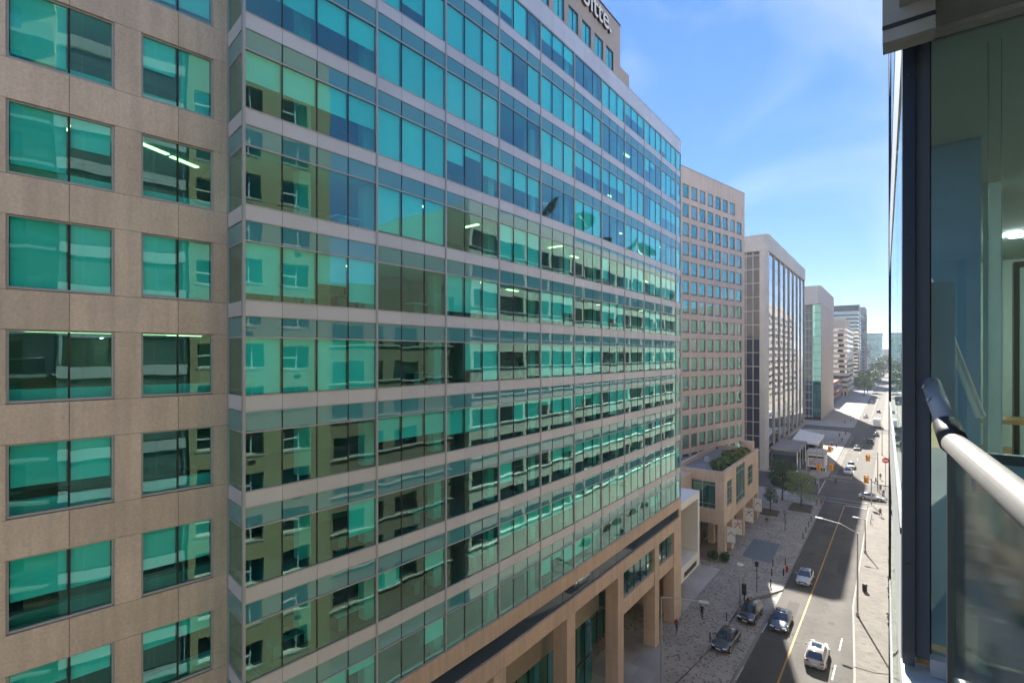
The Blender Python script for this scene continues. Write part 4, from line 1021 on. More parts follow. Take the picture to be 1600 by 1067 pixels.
# end window facing the camera
wa = R(1.3)
def wb_(name, x0, x1, z0, z1, y, th, m, parent=apt):
    """piece of the end window: x along it, slightly turned from square"""
    L_ = x1 - x0; cx = (x0 + x1) / 2
    return box(name, (0.03 + (cx - 0.03) * math.cos(wa), y + (cx - 0.03) * math.sin(wa), (z0 + z1) / 2), (L_, th, z1 - z0), m, parent, wa)
ZT, ZBm = CAMZ + 1.40, CAMZ - 1.33
fr_ = wb_('window_frame', 0.032, 0.075, ZBm, ZT, 2.78, 0.09, DKF)
wb_('window_frame', 0.077, 0.124, ZBm + 0.03, ZT - 0.03, 2.80, 0.08, mat('dark_frame_inner', (0.06, 0.075, 0.10), 0.5))
wb_('window_frame', 0.125, 1.85, ZBm - 0.02, ZBm + 0.05, 2.78, 0.09, ALU); wb_('window_sill', 0.03, 1.85, ZBm - 0.10, ZBm - 0.025, 2.72, 0.22, PALE)
wb_('window_frame', 0.125, 1.85, ZT - 0.05, ZT + 0.015, 2.78, 0.09, SOF)
wb_('pane', 0.125, 1.82, ZBm + 0.05, ZT - 0.05, 2.80, 0.012, GLASS_WIN)
bb('head_beam', -0.035, 1.9, 2.62, 2.735, CAMZ + 1.37, CAMZ + 1.62, SOF, apt)
bb('head_beam', -0.033, 0.13, 2.50, 2.60, CAMZ + 1.25, CAMZ + 1.75, SOF, apt)
# the room behind it
bb('room_floor', 0.1, 4.0, 2.9, 10.4, FZ - 0.35, FZ, mat('oak_floor', (0.45, 0.27, 0.13), 0.5, noise=(3, 0.1)), apt)
bb('room_ceiling', 0.1, 4.0, 2.9, 10.4, CAMZ + 1.405, CAMZ + 1.55, mat('room_ceiling_paint', (0.36, 0.46, 0.46), 0.9), apt)
bb('room_back_wall', 0.1, 4.0, 10.3, 10.45, FZ, CAMZ + 1.4, GRN, apt); bb('room_side_wall', 3.9, 4.0, 2.9, 10.29, FZ, CAMZ + 1.4, GRN, apt)
bb('room_partition', 0.14, 0.452, 4.4, 4.5, FZ, CAMZ + 1.4, mat('partition_reflected_blue', (0.30, 0.46, 0.62), 0.8, noise=(1.2, 0.2)), apt)  # blue colour stands in for sky reflected in the end window
bb('room_column', 0.62, 0.70, 5.6, 5.9, FZ, CAMZ + 1.4, GRN, apt)
dr = bb('inner_door_frame', 0.99, 1.03, 7.2, 7.3, FZ, CAMZ + 0.95, BLACK, apt); bb('inner_door_frame', 1.031, 1.9, 7.2, 7.3, CAMZ + 0.90, CAMZ + 0.95, BLACK, apt)
bb('inner_door_frame', 1.22, 1.27, 7.18, 7.28, FZ, CAMZ + 0.89, BLACK, apt); bb('inner_door_leaf', 1.034, 1.218, 7.22, 7.26, FZ, CAMZ + 0.89, GRN, apt)
MB().tube((1.16, 8.2, CAMZ + 1.375), (1.16, 8.2, CAMZ + 1.404), 0.075, 0.075, 16).build('downlight', mat('warm_downlight', (1, 0.9, 0.7), 0.5, emit=(1.0, 0.93, 0.80, 55)), apt)
MB().tube((2.2, 5.2, CAMZ + 1.375), (2.2, 5.2, CAMZ + 1.404), 0.09, 0.09, 16).build('downlight', MATS['warm_downlight'], apt)  # second downlight, unseen, added to brighten the room and its partition
bb('shelf', 0.50, 1.1, 6.2, 6.6, CAMZ - 0.62, CAMZ - 0.58, mat('honey_wood', (0.5, 0.31, 0.13), 0.5), apt)
MB().tube((0.135, 3.6, CAMZ + 0.47), (0.37, 3.6, CAMZ - 0.33), 0.022, n=8).build('reflection_streak', FURN_W, apt)  # added pale bar imitating a sunlit diagonal reflected in the window
for x in (0.335, 0.378):
    ch = MB()
    for i in range(170): z = CAMZ + 0.5 - i * 0.0068 * 1.0; ch.box((x, 3.02, z), (0.0042, 0.0042, 0.0042))
    ch.build('blind_chain', FURN_W, apt, 'stuff')
    MB().tube((x, 3.03, CAMZ + 1.38), (x, 3.03, CAMZ - 0.66), 0.0012, n=5).build('blind_cord', ALU_D, apt)
# handrail and its glass balustrade
rail = thing('handrail', (0.22, 2.2, FZ), 'white tubular handrail over a glass balustrade beside the camera', 'railing')
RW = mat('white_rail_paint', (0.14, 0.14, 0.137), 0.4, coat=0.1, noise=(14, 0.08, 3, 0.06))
zr = CAMZ - 0.305
def ellipse_tube(p0, p1, rx, rz, n=24):
    mb = MB(); p0, p1 = Vector(p0), Vector(p1); d = (p1 - p0).normalized(); a = Vector((-d.y, d.x, 0)).normalized(); u = d.cross(a)
    for p in (p0, p1):
        for k in range(n):
            th = 2 * math.pi * k / n; mb.v.append(tuple(p + a * math.cos(th) * rx + u * math.sin(th) * rz))
    for k in range(n): mb.f.append((k, (k + 1) % n, n + (k + 1) % n, n + k))
    mb.f += [tuple(range(n))[::-1], tuple(range(n, 2 * n))]; return mb
RE = Vector((0.168, 2.30, zr)); RWL = Vector((0.129, 2.765, CAMZ - 0.125)); rdir = (RWL - RE).normalized()
ellipse_tube((0.285, 0.2, zr), RE, 0.037, 0.034).build('top_rail', RW, rail)
ellipse_tube(RE - rdir * 0.012, RE + rdir * 0.13, 0.041, 0.038).build('end_collar', BLACK, rail)
ellipse_tube(RE + rdir * 0.12, RWL, 0.033, 0.031).build('wall_tube', mat('brushed_tube', (0.36, 0.38, 0.40), 0.45, 0.0), rail)
for q in (0.30, 0.42): 
    c_ = RE + rdir * q; MB().tube(c_ + Vector((-0.036, 0, 0.012)), c_ + Vector((-0.030, 0, 0.03)), 0.006, n=8).build('screw', STEEL, rail)
for p in rail.children:
    for f in p.data.polygons:
        if len(f.vertices) == 4: f.use_smooth = True
MB().prism([(0.272, 0.2), (0.284, 0.2), (0.171, 2.28), (0.159, 2.28)], FZ + 0.08, zr - 0.036).build('glass_panel', GLASS_FR, rail)
bb('post', 0.150, 0.172, 2.285, 2.315, FZ, zr - 0.03, ALU_D, rail)
for y in (1.15, 1.9):
    x = 0.168 + (2.30 - y) * 0.0557; bb('bracket', x - 0.012, x + 0.012, y - 0.02, y + 0.02, zr - 0.075, zr - 0.036, STEEL, rail)
for z in (-0.9, -0.2, 0.5, 1.2):
    MB().tube((0.052, 2.728, CAMZ + z), (0.052, 2.735, CAMZ + z), 0.005, n=8).build('screw', ALU_D, fr_)
wb_('sealant_bead', 0.1245, 0.131, ZBm + 0.05, ZT - 0.05, 2.79, 0.012, GASKET)
wb_('pale_strip', 0.135, 0.215, ZBm + 0.05, CAMZ + 0.32, 2.90, 0.02, mat('pale_strip_white', (0.62, 0.68, 0.72), 0.6, noise=(2, 0.06)))  # pale bluish upright strip added behind the pane
wb_('lower_reflection_panel', 0.285, 1.82, ZBm + 0.05, CAMZ - 0.45, 2.86, 0.02, mat('pale_reflection', (0.62, 0.68, 0.64), 0.7, noise=(4, 0.10, 25, 0.08)))  # pale panel added to imitate the reflection in the lower glass
wb_('lower_rail', 0.285, 1.82, CAMZ - 0.45, CAMZ - 0.41, 2.85, 0.04, ALU_D)
for z0_, z1_ in ((1.30, 1.315), (1.50, 1.512)): bb('soffit_joint', -0.034, 0.131, 2.494, 2.499, CAMZ + z0_, CAMZ + z1_, GASKET, apt)

# ---------------------------------------------------------------- street trees
def tree(x, y, h, cr, m, lab, n=2600, leaf=0.16, base=KH, box_=None, clear=0.35, sparse=1.0, cz=None):
    t = thing('street_tree', (x, y, base), lab, 'tree', 'trees along the street')
    rnd = random.Random(int(x * 31 + y * 7)); tr = MB()
    z1 = base + h * 0.62
    tr.tube((x, y, base), (x + 0.05 * h * 0.2, y, base + h * 0.35), 0.022 * h, 0.015 * h, 8).tube((x + 0.05 * h * 0.2, y, base + h * 0.35), (x, y, base + h * 0.9), 0.015 * h, 0.004 * h, 7)
    blobs = []
    for i in range(11):
        a = i * 2.4 + rnd.uniform(-.3, .3); zz = base + h * (clear + (0.92 - clear) * (i / 10.0)); rr = cr * (1 - 0.55 * abs(i / 10.0 - 0.35)) * rnd.uniform(0.45, 0.8)
        e = (x + math.cos(a) * rr, y + math.sin(a) * rr, zz + 0.1 * h * rnd.uniform(0, 1))
        tr.tube((x, y, zz - 0.08 * h), e, 0.007 * h, 0.002 * h, 5); b_ = cr * rnd.uniform(0.32, 0.5); blobs.append((e[0], e[1], e[2], b_, b_ * 0.8))
    blobs.append((x, y, base + h * 0.78, cr * 0.45, h * 0.16))
    tr.build('trunk', BARK, t); leaf_cloud('crown', m, t, blobs, n, leaf)
    return t
def planter(x, y, w, l, lab):
    t = thing('tree_planter', (x, y, KH), lab, 'planter', 'low planters under the plaza trees')
    for (a, b, c, d) in ((-w, w, -l, -l + 0.15), (-w, w, l - 0.15, l), (-w, -w + 0.15, -l + 0.15, l - 0.15), (w - 0.15, w, -l + 0.15, l - 0.15)):
        bb('edge', x + a, x + b, y + c, y + d, KH, KH + 0.42, mat('planter_edge', (0.12, 0.11, 0.10), 0.8), t)
    bb('soil', x - w + 0.15, x + w - 0.15, y - l + 0.15, y + l - 0.15, KH, KH + 0.33, SOIL, t)
tree(-18.9, 107.3, 5.2, 1.7, LEAF_D, 'small sparse dark tree in a square planter on the plaza', 1300, 0.11, clear=0.42)
tree(-18.6, 118.6, 8.2, 3.3, LEAF_D, 'dense dark green tree at the plaza corner by the crossing', 6500, 0.17, clear=0.28)
tree(-14.6, 114.4, 7.4, 3.0, LEAF_L, 'pale airy green tree in the larger planter by the road', 4200, 0.125, clear=0.3)
tree(-15.0, 98.4, 3.4, 0.4, LEAF_D, 'thin bare sapling standing alone on the pavers', 60, 0.1, clear=0.4)
planter(-18.9, 107.3, 1.5, 1.4, 'low square planter under the small sparse tree'); planter(-14.6, 114.4, 1.9, 2.4, 'larger low planter under the pale airy tree')
for i, (x, y, h, c_, m) in enumerate(((-17, 455, 15, 7, LEAF_M), (-16.5, 500, 16, 8, LEAF_D), (-15.5, 560, 15, 8, LEAF_D), (-15.5, 640, 15, 8, LEAF_M), (-14, 730, 20, 9, LEAF_L), (-13, 850, 22, 11, LEAF_M), (-12, 1000, 26, 13, LEAF_D), (-8, 1250, 28, 18, LEAF_D), (-4, 1330, 26, 16, LEAF_M), (2, 1080, 24, 12, LEAF_D))):
    tree(x, y, h, c_, m, ['green street tree in front of the beige block', 'dark street tree beside the beige banded block', 'dark street tree below the dark glass tower', 'green street tree past the dark glass tower', 'bright pale green street tree far down the road', 'mid green street tree beyond the bright one', 'dark tree below the hazy far tower', 'wide dark tree closing the end of the street', 'green tree at the vanishing end of the road', 'dark tree on the shop side near the street end'][i], 1500, 0.035 * h + 0.15)

# ---------------------------------------------------------------- street lamps, signals, bollards, hydrant
def lamp(x, y, h, arm, lab, z=KH):
    t = thing('street_lamp', (x, y, z), lab, 'street lamp', 'street lamps')
    MB().tube((x, y, z), (x, y, h), 0.11, 0.07, 10).build('pole', STEEL, t); MB().tube((x, y, z), (x, y, z + 0.5), 0.19, 0.15, 10).build('base', STEEL, t)
    if arm:
        e = (x + arm[0], y + arm[1], h + arm[2]); m_ = (x + arm[0] * 0.45, y + arm[1] * 0.45, h + arm[2] * 0.75)
        MB().path([(x, y, h - 0.05), m_, e], 0.05).build('arm', STEEL, t)
        d = Vector((arm[0], arm[1], 0)).normalized(); box('lamp_head', (e[0] + d.x * 0.35, e[1] + d.y * 0.35, e[2]), (0.8, 0.32, 0.14), mat('lamp_head_grey', (0.6, 0.6, 0.58), 0.4), t, math.atan2(d.y, d.x), 0.04)
    else:
        MB().tube((x, y, h), (x, y, h + 0.12), 0.42, 0.34, 14).build('lamp_head', mat('lamp_head_grey', (0.6, 0.6, 0.58), 0.4), t)
lamp(-3.3, 71.5, 9.9, (-3.6, 0.3, 0.9), 'tall grey street lamp on the sunny kerb with its arm over the road')
lamp(-3.4, 94.9, 5.3, (-0.9, 0.0, 0.1), 'short grey lamp post farther along the sunny pavement')
lamp(-15.9, 42.1, 10.0, (2.9, 1.0, 0.1), 'tall lamp in front of the granite piers, arm towards the road')
lamp(-15.0, 66.1, 5.0, None, 'round-headed pavement lamp behind the black hatchback')
lamp(-14.4, 139.0, 9.5, (2.4, 1.2, 0.6), 'street lamp at the corner beside the white kiosk')
lamp(-2.6, 190, 9.5, (-2.6, 0, 0.6), 'street lamp past the crossing on the sunny side')
lamp(-13.6, 262, 9.5, (2.6, 0, 0.6), 'street lamp far along the shaded pavement')
pp = thing('parking_meter', (-14.75, 67.2, KH), 'black pay machine on a post beside the round-headed lamp', 'parking meter')
bb('post', -14.82, -14.68, 67.13, 67.27, KH, 1.0, BLACK, pp); bb('cabinet', -15.0, -14.5, 67.0, 67.4, 1.0, 2.3, BLACK, pp)
ps = thing('sign_post', (-14.0, 70.6, KH), 'thin dark sign post between the lamp and the bollards', 'post')
MB().tube((-14.0, 70.6, KH), (-14.0, 70.6, 4.2), 0.05).build('pole', ALU_D, ps); bb('sign_plate', -14.2, -13.8, 70.54, 70.56, 3.5, 4.15, ALU_D, ps)
bs_ = [(-15.6, 55.5), (-15.3, 61.0), (-12.9, 73.6), (-12.1, 78.2), (-13.4, 77.2), (-12.5, 82.4), (-13.9, 80.9), (-11.95, 96), (-11.95, 99.5), (-11.95, 103), (-11.95, 106.5)]
bl = ['first bollard from the camera, behind the black sedan', 'bollard between the two dark parked cars', 'bollard at the kerb corner before the hydrant', 'bollard just before the red hydrant', 'bollard on the pavers left of the hydrant', 'bollard just past the red hydrant', 'bollard at the edge of the blue-grey plate', 'first of the four kerb bollards past the plate', 'second of the four kerb bollards past the plate', 'third of the four kerb bollards past the plate', 'last of the four kerb bollards by the planter']
for (x, y), l in zip(bs_, bl):
    o = MB().tube((x, y, KH), (x, y, 1.05), 0.075, 0.07, 8).tube((x, y, 1.05), (x, y, 1.14), 0.085, 0.04, 8).build('bollard', BLACK); tag(o, 'black ' + l, 'bollard', 'black bollards along the kerb')
hy = thing('fire_hydrant', (-11.95, 80.0, KH), 'red fire hydrant on the kerb beside the road', 'hydrant')
MB().tube((-11.95, 80, KH), (-11.95, 80, 0.85), 0.15, 0.13, 12).tube((-11.95, 80, 0.85), (-11.95, 80, 1.02), 0.16, 0.06, 12).build('barrel', RED, hy)
MB().tube((-12.2, 80, 0.66), (-11.7, 80, 0.66), 0.08, n=8).tube((-11.95, 79.78, 0.6), (-11.95, 79.9, 0.6), 0.1, n=8).build('outlets', RED, hy); MB().tube((-11.95, 80, KH), (-11.95, 80, KH + 0.06), 0.24, 0.24, 12).build('flange', RED, hy)
def signal_head(x, y, z, t, face=-1, tilt=0):
    hd = bb('signal_head', x - 0.24, x + 0.24, y - 0.16, y + 0.16, z - 0.6, z + 0.6, YELLOW, t, 0.03)
    for k, c in ((0.36, (0.25, 0.02, 0.02)), (0, (0.25, 0.15, 0.02)), (-0.36, (0.02, 0.2, 0.08))):
        MB().tube((x, y + face * 0.165, z + k), (x, y + face * 0.18, z + k), 0.13, n=12).build('lens', mat('lens_%d' % int(k * 100 + 50), c, 0.3), hd)
        bb('visor', x - 0.14, x + 0.14, y + face * 0.3 - 0.12, y + face * 0.3 + 0.12, z + k + 0.14, z + k + 0.16, YELLOW, hd)
    bb('backplate', x - 0.42, x + 0.42, y - face * 0.17 - 0.01, y - face * 0.17 + 0.01, z - 0.78, z + 0.78, YELLOW, hd)
def signal(x, y, h, heads, lab, arm=None):
    t = thing('traffic_signal', (x, y, KH), lab, 'traffic light', 'traffic signals at the crossing')
    MB().tube((x, y, KH), (x, y, h), 0.12, 0.08, 10).build('pole', STEEL, t)
    if arm: MB().tube((x, y, arm[2]), (x + arm[0], y + arm[1], arm[2] + 0.3), 0.06, 0.045).build('mast_arm', STEEL, t)
    for hx, hy_, hz in heads: signal_head(hx, hy_, hz, t)
signal(-2.7, 139.6, 9.0, [(-4.5, 139.5, 7.4)], 'yellow traffic signal on the mast by the red sign pole', (-2.4, 0, 7.4))
signal(-3.5, 126.0, 5.6, [(-4.35, 125.8, 5.2)], 'yellow traffic signal on the near corner by the stop line', (-0.8, 0, 5.2))
signal(-13.4, 132.6, 6.4, [(-11.0, 132.5, 5.7), (-13.4, 132.3, 5.3)], 'pair of yellow traffic signals on the mast arm by the pale tree', (2.6, 0, 5.6))
signal(-14.2, 149.5, 8.2, [(-12.7, 149.4, 6.9)], 'yellow traffic signal in front of the white kiosk', (1.6, 0, 6.8))
ns = thing('road_sign', (-1.3, 141, KH), 'round red sign on a tall pole at the sunny corner', 'sign')
MB().tube((-1.3, 141, KH), (-1.3, 141, 7.8), 0.06).build('pole', STEEL, ns); MB().tube((-1.3, 140.9, 7.0), (-1.3, 140.93, 7.0), 0.62, n=20).build('disc', RED, ns); bb('bar', -1.7, -0.9, 140.86, 140.895, 6.88, 7.12, WHITE, ns)
for i, (x, y) in enumerate(((-3.2, 112), (-3.15, 115.5))):
    t = thing('bicycle_rack', (x, y, KH), ['dark bicycle rack hoop on the sunny pavement, nearer one', 'dark bicycle rack hoop on the sunny pavement, farther one'][i], 'bike rack', 'bike racks')
    MB().path([(x, y - 0.4, KH), (x, y - 0.4, 0.8), (x, y - 0.25, 1.0), (x, y + 0.25, 1.0), (x, y + 0.4, 0.8), (x, y + 0.4, KH)], 0.035).build('hoop', ALU_D, t)
bn = thing('litter_bin', (-2.9, 79.5, KH), 'dark litter bin beside the sunny kerb', 'bin')
MB().tube((-2.9, 79.5, KH), (-2.9, 79.5, 1.0), 0.26, 0.3, 12).build('body', BLACK, bn); MB().tube((-2.9, 79.5, 1.0), (-2.9, 79.5, 1.12), 0.32, 0.2, 12).build('lid', ALU_D, bn)
for i, y in enumerate((72, 80, 84, 91, 97)):
    x = -0.15 - 0.01 * y / 10
    t = thing('shop_planter', (x, y, KH), ['first', 'second', 'third', 'fourth', 'fifth'][i] + ' low green planter from the camera along the shop side wall', 'planter', 'planters along the shop side')
    bb('box', x - 0.25, x + 0.4, y - 1.0, y + 1.0, KH, 0.55, ALU_D, t); leaf_cloud('foliage', LEAF_M, t, [(x + 0.05, y + q, 0.75, 0.4, 0.4) for q in (-0.6, 0, 0.6)], 240, 0.12)

# ---------------------------------------------------------------- vehicles
def car(x, y, rz, paint, kind, lab, z=0.014, scale=1.0):
    """built nose towards -Y; rz turns it"""
    t = thing('parked_car' if 'parked' in lab else 'car', (x, y, z), lab, 'car', 'cars on the street', rz)
    B = WM[t.name] @ Matrix.Scale(scale, 4)
    suv = kind == 'suv'
    L_ = 4.6 if suv else 4.7; W = 0.93 if suv else 0.91
    belt = 1.02 if suv else 0.90; top = 1.66 if suv else 1.43
    hood = belt - 0.06
    # lower body: stations from nose to tail (y, deck height, half width, underside)
    st = [(-L_/2, 0.58, W*0.72, 0.34), (-L_/2+0.10, hood-0.20, W*0.86, 0.26), (-L_/2+0.45, hood-0.09, W*0.96, 0.22), (-L_/2+1.25, hood+0.02, W, 0.2), (-0.4, belt, W, 0.2), (0.9, belt+0.01, W, 0.2),
          (L_/2-0.75, belt+0.03, W*0.985, 0.22), (L_/2-0.16, belt+0.02 if not suv else belt, W*0.93, 0.28), (L_/2-0.02, belt-0.16, W*0.86, 0.34), (L_/2, 0.62, W*0.78, 0.40)]
    prof = lambda d, w, u: [(0, d), (w*0.55, d-0.008), (w*0.84, d-0.04), (w*0.965, d-0.14), (w, d*0.5+u*0.5+0.08), (w*0.985, u+0.18), (w*0.9, u), (0, u)]
    V, Fc = [], []; n = 8
    for (yy, d, w, u) in st:
        pr = prof(d, w, u)
        for (px_, pz_) in pr: V.append((px_, yy, pz_))
        for (px_, pz_) in pr[1:-1]: V.append((-px_, yy, pz_))
    m1 = n + n - 2
    ring = list(range(n)) + list(range(m1 - 1, n - 1, -1))
    for i in range(len(st) - 1):
        for k in range(m1):
            a, b = ring[k], ring[(k + 1) % m1]; Fc.append((i*m1+a, i*m1+b, (i+1)*m1+b, (i+1)*m1+a))
    Fc.append(tuple(ring[::-1])); Fc.append(tuple((len(st)-1)*m1 + k for k in ring))
    me = bpy.data.meshes.new('car_body'); me.from_pydata(V, [], Fc)
    bm = bmesh.new(); bm.from_mesh(me); bmesh.ops.recalc_face_normals(bm, faces=bm.faces); bmesh.ops.subdivide_edges(bm, edges=bm.edges[:], cuts=1, use_grid_fill=True, smooth=0.35); bm.to_mesh(me); bm.free()
    for p in me.polygons: p.use_smooth = True
    mesh_obj('body', me, paint, t, B)
    # greenhouse
    if suv: y0, y1, y2, y3 = -0.95, -0.25, 1.65, 2.12
    else: y0, y1, y2, y3 = -0.85, 0.0, 1.15, 1.85
    wb0, wt = W * 0.90, W * 0.70; zt = top
    cab = [(-wb0, y0, belt-0.02), (wb0, y0, belt-0.02), (wt, y1, zt-0.03), (-wt, y1, zt-0.03), (wt, y2, zt-0.02), (-wt, y2, zt-0.02), (wb0*0.95, y3, belt), (-wb0*0.95, y3, belt)]
    def quad(name, ids, m, off=0.0, inset=0.0, parent=t):
        P = [Vector(cab[i]) for i in ids]; c = sum(P, Vector()) / len(P)
        nrm = (P[1] - P[0]).cross(P[2] - P[0]).normalized()
        if nrm.dot(c - Vector((0, 0.5, belt))) < 0: nrm = -nrm
        P = [p + (c - p) * inset + nrm * off for p in P]; Q_ = [p - nrm * 0.02 for p in P]
        mb = MB(); mb.v = [tuple(p) for p in P + Q_]; k = len(P)
        mb.f = [tuple(range(k)), tuple(range(2*k-1, k-1, -1))] + [(i, (i+1) % k, k+(i+1) % k, k+i) for i in range(k)]
        me_ = mb.mesh(); return mesh_obj(name, me_, m, parent, B)
    hull = MB(); hull.v = cab; hull.f = [(0, 1, 2, 3), (3, 2, 4, 5), (5, 4, 6, 7), (1, 6, 4, 2), (0, 3, 5, 7), (0, 7, 6, 1)]
    hm = hull.mesh(); bm = bmesh.new(); bm.from_mesh(hm); bmesh.ops.recalc_face_normals(bm, faces=bm.faces); bmesh.ops.bevel(bm, geom=[e for e in bm.edges if min(v.co.z for v in e.verts) > belt + 0.2 or abs(e.verts[0].co.z - e.verts[1].co.z) > 0.2], offset=0.07, segments=3, affect='EDGES'); bm.to_mesh(hm); bm.free()
    for p in hm.polygons: p.use_smooth = True
    mesh_obj('cabin', hm, paint, t, B)
    quad('windshield', (0, 1, 2, 3), CARGLASS, 0.012, 0.10); quad('rear_window', (5, 4, 6, 7), CARGLASS, 0.012, 0.14)
    quad('side_window', (1, 6, 4, 2), CARGLASS, 0.012, 0.16); quad('side_window', (0, 3, 5, 7), CARGLASS, 0.012, 0.16)
    if 'sunroof' in lab or not suv: 
        mesh_obj('sunroof', box_mesh(wt*1.3, (y2-y1)*0.42, 0.02, CARGLASS), None, t, B @ Matrix.Translation((0, y1 + (y2-y1)*0.33, zt - 0.012)))
    for sx in (-1, 1):
        for yy in (-L_/2 + 0.92, L_/2 - 0.95):
            wz = 0.33 if not suv else 0.36
            ar = MB().tube((sx*(W-0.30), yy, wz+0.01), (sx*(W+0.004), yy, wz+0.01), wz+0.075, n=20).build('wheel_arch', BLACK, t, M=B)
            w_ = MB().tube((sx*(W-0.24), yy, wz), (sx*(W+0.015), yy, wz), wz, n=20).build('wheel', RUBBER, t, M=B)
            MB().tube((sx*(W-0.1), yy, wz), (sx*(W+0.022), yy, wz), wz*0.66, n=14).build('rim', mat('alloy', (0.45, 0.45, 0.46), 0.35, 0.6), w_, M=B)
        mesh_obj('headlight', box_mesh(0.42, 0.16, 0.13, mat('headlight', (0.75, 0.77, 0.8), 0.15, 0.2), 0.03), None, t, B @ Matrix.Translation((sx*W*0.66, -L_/2+0.13, hood-0.20)) @ Matrix.Rotation(sx*0.45, 4, 'Z'))
        mesh_obj('taillight', box_mesh(0.36, 0.12, 0.15, mat('taillight', (0.35, 0.02, 0.02), 0.25), 0.03), None, t, B @ Matrix.Translation((sx*W*0.68, L_/2-0.07, belt-0.16)) @ Matrix.Rotation(-sx*0.3, 4, 'Z'))
        mesh_obj('mirror', box_mesh(0.2, 0.12, 0.13, paint, 0.03), None, t, B @ Matrix.Translation((sx*(W+0.09), y0+0.42, belt+0.06)))
        for yy in (0.15, 1.05): mesh_obj('door_handle', box_mesh(0.02, 0.16, 0.03, BLACK), None, t, B @ Matrix.Translation((sx*(W*0.985), yy, belt-0.2)))
    mesh_obj('grille', box_mesh(0.95, 0.08, 0.2, BLACK, 0.02), None, t, B @ Matrix.Translation((0, -L_/2+0.035, 0.56))); mesh_obj('lower_intake', box_mesh(1.2, 0.08, 0.12, BLACK, 0.02), None, t, B @ Matrix.Translation((0, -L_/2+0.06, 0.35)))
    mesh_obj('licence_plate', box_mesh(0.5, 0.03, 0.13, FURN_W), None, t, B @ Matrix.Translation((0, -L_/2-0.01, 0.5))); mesh_obj('licence_plate', box_mesh(0.5, 0.03, 0.13, FURN_W), None, t, B @ Matrix.Translation((0, L_/2+0.005, 0.66)))
    mesh_obj('rear_bumper', box_mesh(1.3, 0.06, 0.14, BLACK, 0.02), None, t, B @ Matrix.Translation((0, L_/2-0.03, 0.40)))
    return t
def paint(n, c, r=0.22): return mat(n, c, r, 0.0, coat=1.0, spec=0.5)
PW, PB, PN, PG_ = paint('car_white', (0.45, 0.45, 0.44)), paint('car_black', (0.012, 0.013, 0.016)), paint('car_blue_grey', (0.035, 0.055, 0.085)), paint('car_grey', (0.18, 0.18, 0.19))
PNB = paint('car_navy', (0.012, 0.018, 0.035))
car(-9.55, 78.6, 0, PW, 'sedan', 'white sedan driving towards the camera beside the yellow line')
car(-10.15, 64.2, 0, PN, 'sedan', 'dark blue car driving towards the camera in the nearer lane')
car(-13.35, 63.8, R(-3), PB, 'suv', 'black sport utility car parked behind the dark sedan in the paver bay')
car(-14.15, 56.3, R(-5), PNB, 'sedan', 'dark navy sedan parked nearest the camera in the paver bay')
car(-6.1, 59.0, math.pi, PW, 'suv', 'white hatchback with sunroof driving away from the camera')
car(-3.6, 131.2, R(88), PW, 'sedan', 'white sedan crossing the junction from the side street')
car(-9.3, 156.5, 0, PW, 'sedan', 'white sedan waiting first at the far stop line')
car(-9.0, 164.6, 0, PW, 'suv', 'white car queued second behind the waiting sedan')
car(-9.2, 197.5, 0, PG_, 'sedan', 'pale grey car alone in the shade past the kiosk')
car(-6.2, 214, math.pi, PB, 'suv', 'black car in the sun lane near the white truck')
car(-5.0, 235, math.pi, PB, 'sedan', 'dark sedan just behind the white truck')
car(-10.6, 300, 0, PG_, 'sedan', 'grey car far down the shaded lane')
car(-6.0, 330, math.pi, PB, 'sedan', 'dark car far down the sunny lane')
car(-10.8, 395, 0, PW, 'suv', 'small distant white car before the trees')
tk = thing('box_truck', (-5.3, 262, 0.014), 'white box truck far down the sunny lane', 'truck')
bb('cargo_box', -6.5, -4.1, 258.5, 264.5, 1.0, 3.9, WHITE, tk, 0.05); bb('cab', -6.4, -4.2, 264.6, 266.8, 0.7, 2.7, WHITE, tk, 0.15); bb('chassis', -6.1, -4.5, 258.7, 266.6, 0.5, 0.69, BLACK, tk)
for x in (-6.4, -4.2):
    for y in (259.8, 265.6): MB().tube((x - 0.12, y, 0.47), (x + 0.12, y, 0.47), 0.46, n=16).build('wheel', RUBBER, tk)
bb('rear_door', -6.4, -4.2, 258.44, 258.49, 1.1, 3.8, ALU_L, tk)

